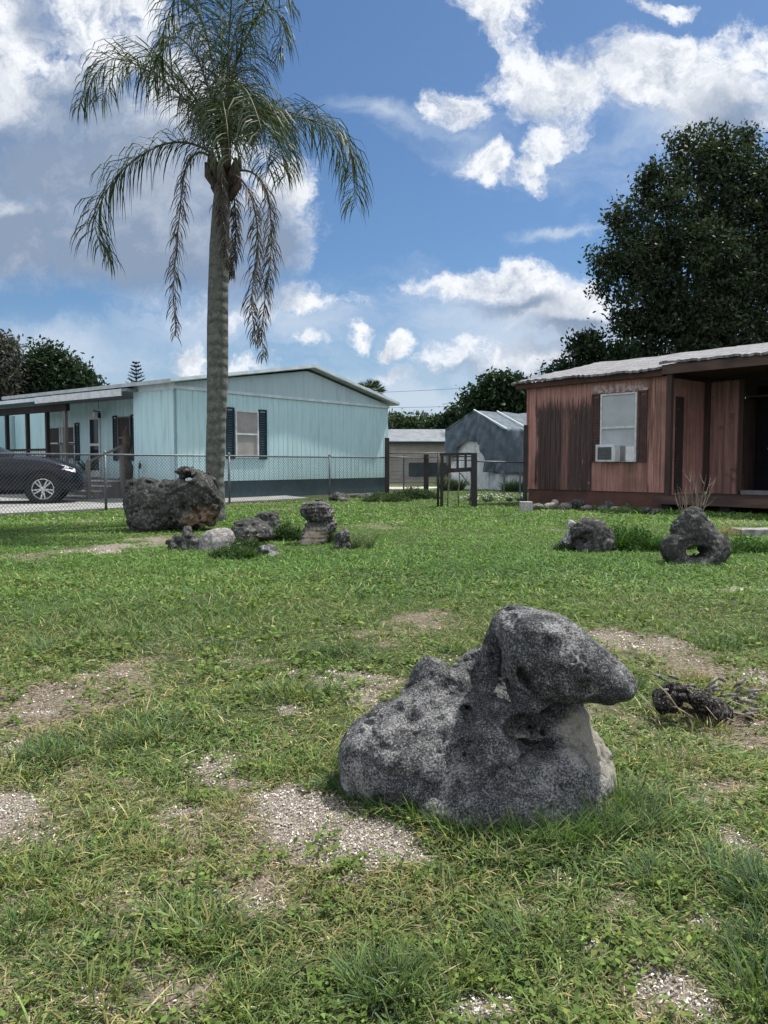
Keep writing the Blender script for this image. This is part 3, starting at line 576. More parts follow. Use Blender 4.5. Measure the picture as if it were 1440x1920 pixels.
# rotten stump at the right
st = at(1325, 1350); 
SM = rockmat('rotten_wood', (.012, .011, .010), (.26, .245, .235), sp=60., bias=.56, bs=1.)
ro = thing('rotten_stump', 'dark rotten tree stump breaking up in the grass at the right', 'stump', (st.x, st.y, 0))
pr = []
for i in range(15):
    t = i/14; pr.append((1, 1240+175*t+random.uniform(-12, 12), 1300+42*t+random.uniform(-18, 18), 3.05+random.uniform(-.1, .12), random.uniform(12, 30), random.uniform(9, 20), random.uniform(.03, .07), random.uniform(-50, 50)))
v, q = rock_mesh(pr, k=.012, res=110, noise=.014, nscale=30., pits=.09, pitscale=26.)
mesh_np('stump_wood', v-np.array(ro.location), [q], SM, smooth=True, parent=ro)
mb = MB()
for i in range(34):
    c = P(random.uniform(1225, 1425), random.uniform(1270, 1345), 3.0+random.uniform(-.1, .1)); a = random.uniform(-.7, .9); l = random.uniform(.012, .045)
    d = Vector((math.cos(a), random.uniform(-.4, .4), math.sin(a)*.8)); mb.tube([c-d*l, c+Vector((0, -.01, .006)), c+d*l], [.003, .009, .004], 6)
tag(mb.build('bark_litter', pm('grey_splinter', (.24, .225, .21), (.05, .045, .04), 60, .9, .5), ro, smooth=True, world=True), kind='stuff')
mb = MB()
for (a, b_) in [((1225, 1275), (1280, 1340)), ((1190, 1290), (1230, 1345)), ((1228, 1340), (1238, 1362)), ((1280, 1285), (1345, 1350)), ((1320, 1340), (1395, 1372)), ((1345, 1330), (1440, 1360)), ((1395, 1372), (1420, 1400)), ((1360, 1310), (1420, 1345)), ((1240, 1320), (1300, 1345)), ((1325, 1345), (1326, 1372)), ((1400, 1355), (1450, 1352)), ((1380, 1360), (1345, 1378))]:
    p0 = P(*a, 2.98); p1 = P(*b_, 2.86); p0.z = max(p0.z, .012); p1.z = max(p1.z, .012); md = (p0+p1)/2+Vector((0, 0, .012)); mb.tube([p0, md, p1], [.0022, .003, .0014], 5)
mb.build('twig', pm('dry_twig', (.36, .31, .20), (.2, .17, .11), 30, .9), ro, world=True)

# concrete block
c = at(986, 957)
tag(MB().box(-.13, -.1, -.02, .13, .1, .19).build('concrete_block', pm('concrete', (.40, .40, .39), (.27, .27, .26), 20, .9, .4), bevel=.008), 'pale concrete block in the grass at the corner of the red house', 'block').location = c

# ------------------------------------------------------------------ palm
TR = at(402, 972); PY = 13.4
palm = thing('palm_tree', 'tall queen palm with feathery drooping fronds and grey trunk behind the rocks', 'palm tree', (P(404, 960, PY).x, PY, 0))
m, gg, b, o = newmat('palm_bark'); co = gg.n('ShaderNodeTexCoord').outputs['Object']
n1 = gg.noise(co, 14, 6, .65); wz = gg.m('SINE', gg.m('ADD', gg.m('MULTIPLY', gg.xyz(co)[2], 34), gg.m('MULTIPLY', gg.noise(co, 3, 3), 7)))
n4 = gg.noise(gg.mapp(co, scale=(1, 1, .35)), 22, 4, .6)
cc = gg.mix(gg.step(n1, .32, .68), (.062, .066, .058), (.135, .142, .125)); cc = gg.mix(gg.step(gg.m('MULTIPLY', wz, gg.step(n1, .4, .6, .6, 1)), .86, 1.0, 0, .2), cc, (.07, .075, .06)); cc = gg.mix(gg.step(n4, .60, .74, 0, .75), cc, (.07, .07, .055))
gg.put(b.inputs['Base Color'], cc); b.inputs['Roughness'].default_value = .95; bump(gg, b, gg.m('ADD', n1, gg.m('MULTIPLY', wz, .5)), .7, .02); BARK = m
mb = MB(); pts, rad = [], []
tr = [(404, 985, 22), (404, 960, 20), (403, 900, 17.5), (404, 850, 19), (406, 780, 19), (408, 700, 20.5), (408, 620, 20.5), (409, 540, 19.5), (411, 460, 18.5), (414, 400, 17), (418, 345, 15), (420, 300, 14)]
for i in range(len(tr)-1):
    for k in range(6):
        t = k/6; a, b2 = tr[i], tr[i+1]; px, py, r = [a[j]*(1-t)+b2[j]*t for j in range(3)]
        pts.append(P(px, py, PY)); rad.append(r*.95*PY/F*(1+.006*math.sin(len(pts)*1.7)+random.uniform(-.008, .008)))
mb.tube(pts, rad, 20).build('trunk', BARK, palm, smooth=True, world=True)
BOOT = pm('leaf_boots', (.13, .10, .075), (.05, .04, .035), 14, .9, .6, (1, 1, .3))
mb = MB()
for k in range(11):                                    # old leaf bases around the crown
    a = k*2.4; c0 = P(419, 372-k*4.5, PY); d = Vector((math.cos(a), math.sin(a), 0)); r0 = .13
    mb.tube([c0+d*r0*.6, c0+d*(r0+.12)+Vector((0, 0, .22)), c0+d*(r0+.16)+Vector((0, 0, .42))], [.085, .075, .02], 8)
mb.build('leaf_base', BOOT, palm, smooth=True, world=True)
PG = leafmat('palm_leaflets', .22, .5)
def catmull(pts, n):
    out = []; pts = [Vector(p) for p in pts]; q_ = [pts[0]*2-pts[1]]+pts+[pts[-1]*2-pts[-2]]
    for i in range(1, len(q_)-2):
        for k in range(n):
            t = k/n; a, b1, c, d = q_[i-1], q_[i], q_[i+1], q_[i+2]
            out.append(.5*((2*b1)+(-a+c)*t+(2*a-5*b1+4*c-d)*t*t+(-a+3*b1-3*c+d)*t**3))
    return out+[pts[-1]]
def frond(spec, dead=False, leaf=.52, n=118, droop=2.4, bare0=.1, tone=1.0):
    pts = catmull([P(px, py, PY+dy) for px, py, dy in spec], 12); m_ = len(pts)
    cum_ = [0.0]
    for i in range(1, m_): cum_.append(cum_[-1]+(pts[i]-pts[i-1]).length)
    tot = cum_[-1]; V, T, C = [], [], []
    def smp(t):
        s_ = t*tot; i = 1
        while i < m_-1 and cum_[i] < s_: i += 1
        f = (s_-cum_[i-1])/max(1e-6, cum_[i]-cum_[i-1]); return pts[i-1].lerp(pts[i], f), (pts[i]-pts[i-1]).normalized()
    for i in range(n*2):
        t = bare0+(1-bare0)*(i/(n*2-1)); p, d = smp(t); sd = 1 if i % 2 else -1
        side = d.cross(Vector((0, 0, 1)))
        if side.length < .25: side = side + Vector((.5*random.choice((-1, 1)), .5, 0))
        side.normalize(); 
        upv = side.cross(d).normalized(); 
        pl = random.uniform(-.5, .75)
        out = (side*sd*.85 + d*random.uniform(.35, .8) + upv*pl*.75 + Vector((random.gauss(0, .12),)*3)).normalized()
        L = (leaf*1.75 if not dead else leaf*1.32)*(math.sin(math.pi*min(1, (.12+.80*t)))**.6)*random.uniform(.75, 1.12); w = random.uniform(.016, .025)*(1.25 if dead else 1)
        if dead: L *= .85; L *= random.uniform(.6, 1.25); w *= .75; out = (out*1.2 + d*.15 + Vector((0, 0, -.10))).normalized()
        g1 = Vector((0, 0, -1))*droop; q0 = p; dirs = out; pr_ = []
        for s_ in range(5):
            pr_.append(q0.copy()); q0 = q0+dirs*(L/4); dirs = (dirs+g1*(.16+.30*s_*.6)).normalized()
        wd = dirs.cross(Vector((random.gauss(0, 1), random.gauss(0, 1), random.gauss(0, .3)))).normalized()
        b0 = len(V); ws = [w*.5, w, w, w*.6, .001]
        for s_ in range(5): V.append(pr_[s_]-wd*ws[s_]/2); V.append(pr_[s_]+wd*ws[s_]/2)
        for s_ in range(4): T.append((b0+2*s_, b0+2*s_+1, b0+2*s_+3, b0+2*s_+2))
        if dead: cl = np.array(random.choice([(.095, .08, .076), (.135, .118, .11), (.06, .05, .05), (.19, .17, .155)]))*tone
        else: cl = np.array((.040, .056, .028))*math.exp(random.gauss(0, .35))*tone*(.75+.6*t)
        C += [cl]*10
    o_ = mesh_np('frond', np.array([tuple(v) for v in V])-np.array(palm.location), [np.array(T)], PG, col=np.array(C), parent=palm)
    rr = [max(.006, .024*(1-i/(m_-1))**.8) for i in range(m_)]
    MB().tube([p-palm.location for p in pts], rr, 6).build('rachis', pm('rachis_dead', (.13, .10, .08)) if dead else RACH, o_, smooth=True)
    return o_
RACH = pm('rachis_green', (.07, .085, .04), (.10, .09, .05), 8, .6)
FR = [
 ([(418,330,0),(396,250,.1),(345,185,.3),(292,142,.4),(206,112,.5),(146,200,.5)], .56), ([(416,310,0),(385,215,.6),(330,140,1.1),(275,105,1.5),(215,140,1.7),(190,190,1.8)], .56),
 ([(414,330,0),(396,288,-.1),(344,267,-.2),(284,280,-.3),(215,335,-.4),(178,420,-.4),(208,488,-.4)], .52),
 ([(420,310,0),(404,150,.3),(379,40,.5),(345,-30,.7),(318,20,.8),(300,80,.8)], .60), ([(421,300,0),(417,160,.2),(414,40,.5),(410,-80,1.0),(400,-160,1.6),(385,-180,2.2)], .6),
 ([(422,310,0),(425,170,-.4),(430,60,-.9),(438,-40,-1.5),(450,-90,-2.0)], .6), ([(421,300,0),(436,140,.1),(470,55,.2),(508,17,.3),(532,50,.3),(522,105,.3)], .50),
 ([(422,320,0),(428,270,0),(450,238,.1),(500,226,.2),(572,222,.2),(637,250,.2),(664,305,.2),(668,385,.2)], .58), ([(422,310,0),(440,250,.5),(500,210,1.0),(560,215,1.5),(620,255,1.9),(650,330,2.1)], .52),
 ([(421,300,0),(436,200,-.5),(452,165,-1.0),(470,185,-1.6),(492,250,-2.1),(505,330,-2.3)], .55), ([(421,300,0),(440,215,-.4),(465,190,-.8),(500,215,-1.2),(525,270,-1.5),(535,330,-1.6)], .5),
 ([(419,310,0),(425,215,-.7),(418,190,-1.4),(425,230,-2.1),(432,300,-2.4)], .5),
 ([(419,300,0),(400,200,-.3),(370,110,-.5),(335,70,-.7),(310,90,-.8),(290,150,-.8)], .5), ([(421,300,0),(430,120,.8),(455,20,1.4),(490,-40,1.8),(530,-20,2.0),(550,20,2.0)], .5)]
for sp_f, lf in FR: frond(sp_f, leaf=lf)
DF = [([(414,335,0),(396,297,0),(370,287,0),(347,319,0),(336,410,0),(326,540,.05),(330,630,.05)], .36), ([(422,335,0),(443,320,0),(478,327,-.1),(503,370,-.15),(508,474,-.15),(492,603,-.15),(494,670,-.15)], .38),
      ([(422,335,0),(443,330,-.2),(470,366,-.35),(484,452,-.4),(472,560,-.4),(479,640,-.4)], .36), ([(421,345,0),(433,345,.2),(441,390,.3),(442,450,.3),(434,520,.3)], .30),
      ([(421,340,-.1),(418,330,-.35),(414,380,-.45),(422,440,-.45),(424,500,-.42)], .26)]
for sp_f, lf in DF: tag(frond(sp_f, dead=True, leaf=lf, n=130, bare0=.16), 'brown dead frond hanging down')

# ------------------------------------------------------------------ leafy trees
LM = leafmat('tree_leaves', .25, .5); TB = pm('tree_bark', (.085, .075, .065), (.04, .035, .03), 8, .9, .6, (1, 1, .3))
def rnd_unit(n):
    v = rng.normal(0, 1, (n, 3)); return v/np.linalg.norm(v, axis=1)[:, None]
def leafy(name, label, base, blobs, leaf, count, col, cat='tree', thr=.42, nsc=.8, group=None, trunk_r=.3, limbs=7, shell=.45):
    """blobs: (px, py, r_px, Y[, squash]); crown of small leaves gathered in sprays"""
    root = thing(name, label, cat, (base[0], base[1], 0), group=group)
    cs = np.array([tuple(P(b_[0], b_[1], b_[3])) for b_ in blobs]); rs = np.array([b_[2]*b_[3]/F for b_ in blobs]); sq = np.array([b_[4] if len(b_) > 4 else 1. for b_ in blobs])
    w = rs**2; w /= w.sum(); ns = max(40, count//14); bi = rng.choice(len(blobs), ns, p=w)
    rad = rs[bi]*(shell+(1-shell)*rng.random(ns)**.5)*(1+.05*rng.normal(size=ns)); u = rnd_unit(ns)
    c = cs[bi]+u*rad[:, None]*np.stack([np.ones(ns), np.ones(ns), sq[bi]], 1)
    k = fbm(c*nsc/leaf*.22+3, 3) > thr; c = c[k]; u = u[k]; ns = len(c)
    per = 14; sc_ = leaf*1.9; p = np.repeat(c, per, 0)+rng.normal(0, 1, (ns*per, 3))*sc_*np.array([1, 1, .75]); n = len(p)
    nn = rnd_unit(n)+np.array([0, 0, .4]); nn /= np.linalg.norm(nn, axis=1)[:, None]; a = rnd_unit(n); a -= nn*(a*nn).sum(1)[:, None]; a /= np.linalg.norm(a, axis=1)[:, None]; bb = np.cross(nn, a)
    s_ = leaf*(.6+.6*rng.random(n))
    V = np.stack([p-a*s_[:, None], p-bb*(s_*.45)[:, None], p+a*s_[:, None], p+bb*(s_*.45)[:, None]], 1).reshape(-1, 3)
    b0 = np.arange(n)*4; Q = np.stack([b0, b0+1, b0+2, b0+3], 1)
    cl = np.array(col)[None, :]*np.exp(rng.normal(0, .28, (n, 1)))*np.repeat(.75+.5*rng.random(ns), per)[:, None]
    mesh_np('crown', V-np.array(root.location), [Q], LM, col=np.repeat(cl, 4, 0), parent=root)
    mb = MB(); top = cs[np.argmax(cs[:, 2])]; cen = cs.mean(0); b3 = np.array([base[0], base[1], 0.])
    fork = b3*.35+np.array([cen[0], cen[1], cen[2]])*.65; fork[2] = max(.8, cen[2]*.45); b3v = Vector(b3)
    mb.tube([b3v+Vector((0, 0, -.1)), b3v.lerp(Vector(fork), .5), Vector(fork)], [trunk_r, trunk_r*.8, trunk_r*.7], 10)
    for j in np.argsort(-rs)[:limbs]:
        e = Vector(cs[j]); f0 = Vector(fork); md = f0.lerp(e, .5)+Vector((random.uniform(-.3, .3), random.uniform(-.3, .3), .25))*float(rs[j])*.4
        mb.tube([f0, md, e], [trunk_r*.55, trunk_r*.32, trunk_r*.1], 7)
        for _ in range(4):
            e2 = e+Vector(tuple(rnd_unit(1)[0]))*float(rs[j])*.85; mb.tube([md, (md+e2)/2+Vector((0, 0, .1)), e2], [trunk_r*.2, trunk_r*.12, trunk_r*.03], 5)
    mb.build('trunk', TB, root, smooth=True, world=True)
    return root
oak = [(1330,360,90,33),(1250,430,85,32),(1400,450,110,33),(1190,480,60,31),(1300,520,110,31.5),(1200,560,65,31),(1420,580,120,32),(1270,620,80,31),(1350,640,90,31),(1310,300,55,33),(1370,300,50,33),(1425,340,60,33),(1185,420,36,31.5),(1140,490,38,31),(1160,400,24,31.5),
       (1240,350,45,32),(1500,400,110,33),(1520,550,120,33),(1190,630,45,31),(1130,530,24,31),(1280,265,26,33),(1340,255,24,33),(1395,262,22,33),(1215,335,20,32),(1120,470,18,31)]
leafy('oak_tree', 'huge dark oak rising behind the red house roof', (P(1380, 800, 32).x, 32), oak, .105, 125000, (.030, .045, .024), thr=.425, trunk_r=.5, limbs=14, shell=.35)
leafy('small_tree', 'small leafy tree just left of the big oak over the red roof', (P(1110, 800, 30).x, 30), [(1105,660,32,30),(1085,650,18,30),(1130,680,34,30),(1165,660,28,30),(1075,690,26,30),(1150,690,30,30),(1040,705,22,30),(1100,640,14,30)], .10, 9000, (.020, .036, .017), thr=.42, trunk_r=.16)
leafy('bushy_tree', 'bushy dark tree standing behind the tarp covered shed', (P(940, 860, 44).x, 44), [(935,740,36,44),(905,752,30,44),(970,745,32,44),(955,722,20,44),(925,722,16,44),(985,770,28,44),(895,775,26,44),(945,775,34,44),(965,718,12,44)], .16, 12000, (.024, .044, .022), thr=.42, trunk_r=.2)
leafy('low_tree', 'low dark trees between the tan shed and the tarp shed', (P(860, 860, 52).x, 52), [(862,790,26,52),(838,796,22,52),(880,785,22,52),(820,800,18,52),(850,778,14,52)], .16, 6000, (.026, .046, .024), thr=.4, trunk_r=.15)
leafy('umbrella_tree', 'flat-topped airy tree beside the blue house corner, above the tan shed', (P(745, 860, 68).x, 68), [(745,795,22,68,.75),(738,805,16,68),(755,800,16,68)], .17, 2600, (.05, .075, .035), thr=.45, trunk_r=.14)
leafy('umbrella_tree', 'rounded airy tree right of the flat-topped one above the tan shed', (P(786, 860, 68).x, 68), [(782,795,22,68,.75),(796,800,18,68,.8),(770,803,14,68)], .17, 2800, (.045, .07, .033), thr=.45, trunk_r=.14)
leafy('broad_tree', 'broad dark tree behind the porch of the blue house', (P(100, 850, 42).x, 42), [(95,705,45,42),(60,700,38,42),(140,715,36,42),(165,735,30,42),(110,740,50,42),(50,735,42,42),(75,672,22,42),(100,670,22,42),(180,730,14,42),(120,682,22,42)], .15, 17000, (.026, .045, .024), thr=.38, trunk_r=.3)
leafy('mossy_tree', 'grey half bare tree at the left edge beyond the porch', (P(5, 850, 40).x, 40), [(-5,660,34,40),(12,690,32,40),(0,725,36,40),(15,650,18,40),(-30,700,40,40)], .13, 7500, (.075, .078, .068), thr=.46, trunk_r=.25, limbs=8)
# distant cabbage palm head
cpx = P(692, 742, 46); rt = thing('cabbage_palm', 'round headed palm showing over the blue house roof', 'palm tree', (cpx.x, 46, 0))
V, Q, C = [], [], []
for i in range(85):
    u = rnd_unit(1)[0]; u[2] = abs(u[2])*1.0-.15 if random.random() < .85 else -abs(u[2])*.5; u = Vector(tuple(u)).normalized(); R0 = 1.15
    e = cpx+u*R0*.55; 
    for k in range(11):
        a = (k-5)*.2; sd = u.cross(Vector((0, 0, 1))); sd = sd.normalized() if sd.length > .1 else Vector((1, 0, 0))
        d = (u*math.cos(a)+sd*math.sin(a)).normalized(); tip = e+d*R0*.5+Vector((0, 0, -.12)); w = Vector(tuple(rnd_unit(1)[0]))*.03; b0 = len(V)
        V += [e, (e+tip)/2+w, tip, (e+tip)/2-w]; Q.append((b0, b0+1, b0+2, b0+3)); C += [np.array((.045, .062, .03))*math.exp(random.gauss(0, .3))]*4
mesh_np('crown', np.array([tuple(v) for v in V])-np.array(rt.location), [np.array(Q)], LM, col=np.array(C), parent=rt)
MB().tube([(0, 0, -.1), (0, 0, cpx.z-.1)], [.2, .16], 8).build('trunk', TB, rt, smooth=True)
# norfolk pine
np0 = P(256, 735, 44); rt = thing('norfolk_pine', 'small tiered norfolk pine tip above the blue house roof', 'pine tree', (np0.x, 44, 0))
topz = P(256, 679, 44).z; mb = MB(); V, Q, C = [], [], []
MB().tube([(0, 0, -.1), (0, 0, topz)], [.14, .015], 7).build('trunk', TB, rt)
zz = topz-.12; i = 0
while zz > topz-3.4:
    L = min(1.0, .18+.30*(topz-zz)); 
    for k in range(6):
        a = k*math.pi/3+i*.4; d = Vector((math.cos(a), math.sin(a), .32)); p0 = Vector((0, 0, zz)); 
        for s_ in range(9):
            t = (s_+.5)/9; p = p0+d*L*t+Vector((0, 0, .1*L*t*t))
            for sd in (-1, 1, 0):
                sv = Vector((-d.y, d.x, 0))*sd*.09*(1.2-t)+Vector((0, 0, .07)); w = d*.02; b0 = len(V)
                V += [p-w, p+sv-w*.2, p+sv+w*.6, p+w*1.4]; Q.append((b0, b0+1, b0+2, b0+3)); C += [np.array((.02, .035, .028))]*4
    zz -= .21; i += 1
mesh_np('needles', np.array([tuple(v) for v in V]), [np.array(Q)], LM, col=np.array(C), parent=rt)
# ------------------------------------------------------------------ pavement
conc = pm('driveway_concrete', (.30, .30, .29), (.20, .20, .19), 1.2, .9, .3, detail=8)
def slab(name, poly, z0, z1, mat):
    return tag(MB().prism(poly, z0, z1, 'z').build(name, mat), kind='structure')
def fl(t, off=0.0): p_ = FO+FD*t; return (p_[0]-FD[1]*off, p_[1]+FD[0]*off)
slab('driveway', [fl(-22, .25), fl(-6, .25), fl(0, .2), fl(3.2, .3), fl(4.6, 3.3), fl(4.6, 12), fl(-22, 14)], -.1, .035, conc)
slab('path', [(0.3, 30.2), (5.2, 30.2), (5.2, 33.2), (-1.0, 33.2)], -.1, .02, pm('pale_path', (.52, .50, .45), (.40, .38, .34), 3, .9))

# ------------------------------------------------------------------ blue mobile home (local x along the gable wall, y back along the porch front)
AB = math.atan2(.791, .612)
bh = thing('mobile_home', 'pale blue mobile home with dark teal skirting and front porch', 'house', (-5.51, 20.4, 0), AB)
def ribwall(name, mat, parent, x0, x1, z0, z1, y=0., axis='x', pitch=.2, dep=.014, thick=.06, out=-1, ztop=None):
    """vertical-ribbed cladding; axis is the wall's run, out the side it faces"""
    pts = []; t = x0; i = 0
    while t < x1-1e-6:
        e = min(t+pitch, x1); pts += [(t, 0), (t+(e-t)*.80, 0), (t+(e-t)*.84, dep), (t+(e-t)*.96, dep)]; t = e
    pts.append((x1, 0)); mb = MB()
    for i in range(len(pts)-1):
        (a, da), (b_, db) = pts[i], pts[i+1]; za = ztop(a) if ztop else z1; zb = ztop(b_) if ztop else z1
        f = lambda s, d, z: (s, y-out*d, z) if axis == 'x' else (y-out*d, s, z)
        mb.add([f(a, da, z0), f(b_, db, z0), f(b_, db, zb), f(a, da, za)], [(0, 1, 2, 3)])
    f = lambda s, d, z: (s, y-out*d, z) if axis == 'x' else (y-out*d, s, z)
    za = ztop(x0) if ztop else z1; zb = ztop(x1) if ztop else z1
    q_ = [f(x0, thick, z0), f(x1, thick, z0), f(x1, thick, zb), f(x0, thick, za)]; mb.add(q_, [(3, 2, 1, 0)])
    for s, zz_ in ((x0, za), (x1, zb)): mb.add([f(s, 0, z0), f(s, thick, z0), f(s, thick, zz_), f(s, 0, zz_)], [(0, 1, 2, 3)])
    return mb.build(name, mat, parent)
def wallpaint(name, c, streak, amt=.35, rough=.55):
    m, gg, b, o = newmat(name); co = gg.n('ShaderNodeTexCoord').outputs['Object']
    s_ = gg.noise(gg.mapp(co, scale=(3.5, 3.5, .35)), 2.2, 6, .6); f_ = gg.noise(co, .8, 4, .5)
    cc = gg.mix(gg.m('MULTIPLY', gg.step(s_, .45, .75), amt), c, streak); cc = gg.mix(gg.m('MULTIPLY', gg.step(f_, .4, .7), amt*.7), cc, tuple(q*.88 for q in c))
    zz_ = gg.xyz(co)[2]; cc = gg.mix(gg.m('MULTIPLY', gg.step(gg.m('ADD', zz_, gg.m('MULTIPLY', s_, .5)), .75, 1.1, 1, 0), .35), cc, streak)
    gg.put(b.inputs['Base Color'], cc); b.inputs['Roughness'].default_value = rough; b.inputs['Specular IOR Level'].default_value = .3
    return m
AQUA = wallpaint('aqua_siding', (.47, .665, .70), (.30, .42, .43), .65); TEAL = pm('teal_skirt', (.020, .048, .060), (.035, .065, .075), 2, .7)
GABL = wallpaint('gable_grey_blue', (.42, .54, .58), (.22, .31, .35), .5); TRIM = pm('pale_trim', (.60, .68, .70), (.48, .55, .58), 3, .6)
SHUT = pm('dark_shutter', (.012, .030, .042), (.018, .038, .05), 5, .6); WHT = pm('white_paint', (.62, .65, .66), (.48, .5, .5), 6, .5)
PANE = pm('drawn_blind', (.34, .33, .31), (.27, .26, .25), 2, .35, spec=.5); GLS = pm('dark_glass', (.015, .02, .025), (.02, .03, .035), 3, .08, spec=.6)
ROOF = pm('grey_metal_roof', (.20, .22, .24), (.14, .155, .17), 2.5, .55); GW = 9.24; BL = 15.
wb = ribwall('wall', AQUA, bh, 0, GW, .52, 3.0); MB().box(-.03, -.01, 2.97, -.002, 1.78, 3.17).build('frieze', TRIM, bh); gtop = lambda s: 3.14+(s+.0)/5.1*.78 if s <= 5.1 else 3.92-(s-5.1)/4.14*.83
ribwall('gable', GABL, bh, 0, GW, 3.06, 3.9, y=-.012, pitch=.42, dep=.008, ztop=gtop)
MB().box(-.02, -.05, 2.98, GW+.02, .0, 3.06).build('trim_board', TRIM, bh)
MB().box(.04, .05, -.05, GW-.04, BL, .52).build('skirting', TEAL, bh)
MB().box(.08, .075, .53, GW-.08, .12, 3.0).build('inner_wall', AQUA, bh) if False else None
ribwall('wall', AQUA, bh, 0, 3.54-1.76, .52, 3.02, y=0, axis='y', pitch=.3)
ribwall('wall', AQUA, bh, 1.76, 8.5, .55, 3.0, y=1.2, axis='y', pitch=.4)
MB().box(0.0, 1.78, .52, 1.2, 1.84, 3.0).build('wall', AQUA, bh)
MB().box(GW-.08, .08, .52, GW-.02, BL, 3.0).box(1.3, BL-.06, .52, GW-.1, BL, 3.0).build('wall', AQUA, bh)
for x0, x1, z0, z1, ya_, yb_ in ((-.32, 5.1, 3.06, 3.95, -.28, 8.65), (2.95, 5.1, 3.60, 3.95, 8.66, BL+.2), (5.1, GW+.30, 3.95, 3.05, -.28, BL+.2)):
    MB().add([(x0, ya_, z0+.04), (x1, ya_, z1+.04), (x1, yb_, z1+.04), (x0, yb_, z0+.04), (x0, ya_, z0+.14), (x1, ya_, z1+.14), (x1, yb_, z1+.14), (x0, yb_, z0+.14)],
             [(0, 3, 2, 1), (4, 5, 6, 7), (0, 1, 5, 4), (1, 2, 6, 5), (2, 3, 7, 6), (3, 0, 4, 7)]).build('roof', pm('pale_roof', (.42, .46, .48), (.33, .36, .38), 2.5, .55), bh)
for a, b_ in (((-.34, 3.06+.06), (5.1, 3.95+.06)), ((5.1, 3.95+.06), (GW+.32, 3.05+.06))):
    MB().add([(a[0], -.30, a[1]), (b_[0], -.30, b_[1]), (b_[0], -.30, b_[1]+.085), (a[0], -.30, a[1]+.085), (a[0], -.283, a[1]), (b_[0], -.283, b_[1]), (b_[0], -.283, b_[1]+.085), (a[0], -.283, a[1]+.085)],
             [(0, 1, 2, 3), (7, 6, 5, 4), (0, 4, 5, 1), (3, 2, 6, 7), (0, 3, 7, 4), (1, 5, 6, 2)]).build('rake_trim', TRIM, bh)
def windowx(parent, x0, x1, z0, z1, y, frame, pane, axis='x', out=-1, split=.5, fw=.05, blind=True):
    """double-hung window: frame with sashes, panes set inside"""
    def bx(m_, a0, a1, c0, c1, d0, d1):
        ya, yb = sorted((y+out*d0, y+out*d1))
        return m_.box(a0, ya, c0, a1, yb, c1) if axis == 'x' else m_.box(ya, a0, c0, yb, a1, c1)
    m_ = MB(); zm = z0+(z1-z0)*split
    bx(m_, x0, x0+fw, z0, z1, 0, .05); bx(m_, x1-fw, x1, z0, z1, 0, .05); bx(m_, x0+fw, x1-fw, z1-fw, z1, 0, .048); bx(m_, x0+fw, x1-fw, z0, z0+fw, 0, .048); bx(m_, x0+fw, x1-fw, zm-.025, zm+.025, 0, .045)
    w_ = m_.build('window', frame, parent)
    m_ = MB(); bx(m_, x0+fw, x1-fw, zm+.025, z1-fw, .004, .022); m_.build('pane', pane, w_)
    m_ = MB(); bx(m_, x0+fw, x1-fw, z0+fw, zm-.025, .004, .014); m_.build('pane', pane, w_)
    return w_
def shutter(parent, x0, x1, z0, z1, y, mat, axis='x', out=-1):
    m_ = MB(); ya, yb = sorted((y, y+out*.04))
    def b2(a0, a1, c0, c1, e=0):
        u, v_ = sorted((y+out*.006, y+out*(.03+e))); m_.box(a0, u, c0, a1, v_, c1) if axis == 'x' else m_.box(u, a0, c0, v_, a1, c1)
    b2(x0, x0+.04, z0, z1, .012); b2(x1-.04, x1, z0, z1, .012); b2(x0+.04, x1-.04, z0, z0+.05, .01); b2(x0+.04, x1-.04, z1-.05, z1, .01)
    n_ = int((z1-z0-.1)/.07)
    for i in range(n_): b2(x0+.04, x1-.04, z0+.05+i*.07, z0+.05+i*.07+.062, -.006)
    return m_.build('shutter', mat, parent)
windowx(bh, 2.05, 2.94, 1.18, 2.54, 0, WHT, PANE); shutter(bh, 1.72, 2.02, 1.14, 2.60, 0, SHUT); shutter(bh, 2.97, 3.28, 1.14, 2.60, 0, SHUT)
# porch front (recessed)
BRN = pm('brown_wood', (.032, .026, .024), (.02, .017, .016), 4, .8, .3, (1, 1, .3)); GRYW = pm('grey_wood', (.19, .18, .17), (.12, .11, .10), 4, .9, .4, (1, 1, .3)); DKB = pm('dark_brown_screen', (.03, .022, .022), (.045, .034, .032), 3, .5)
windowx(bh, 3.72, 4.40, 1.12, 2.45, 1.2, GRYW, DKB, 'y', fw=.04, split=.52); shutter(bh, 3.46, 3.70, 1.1, 2.5, 1.2, SHUT, 'y'); shutter(bh, 4.44, 4.66, 1.1, 2.5, 1.2, SHUT, 'y')
dr = MB().box(1.155, 5.38, .58, 1.19, 5.98, 2.55).build('door', WHT, bh)
MB().box(1.14, 5.45, 1.66, 1.154, 5.91, 2.42).box(1.14, 5.45, .8, 1.154, 5.91, 1.58).build('door_glass', GLS, dr)
for a in (6.85, 7.75): windowx(bh, a, a+.75, 1.15, 2.25, 1.2, WHT, DKB, 'y', fw=.035)
shutter(bh, 6.60, 6.83, 1.1, 2.35, 1.2, SHUT, 'y')
MB().box(.02, 1.8, -.02, 1.2, 10.4, .55).build('porch_floor', GRYW, bh)
MB().box(-.40, 1.55, 2.98, 1.3, 11.2, 3.05).build('porch_roof', ROOF, bh)
MB().box(-.43, 1.78, 2.86, -.40, 6.35, 3.05).build('porch_fascia', WHT, bh); MB().box(-.43, 6.36, 2.93, -.40, 11.2, 3.04).build('porch_fascia', TRIM, bh)
MB().box(-.06, 5.2, 2.62, .06, 11.1, 2.84).build('porch_beam', BRN, bh)
for yy in (6.42, 7.64, 8.99, 10.3): MB().box(-.055, yy-.055, .55, .055, yy+.055, 2.62).build('porch_post', BRN, bh, bevel=.006)
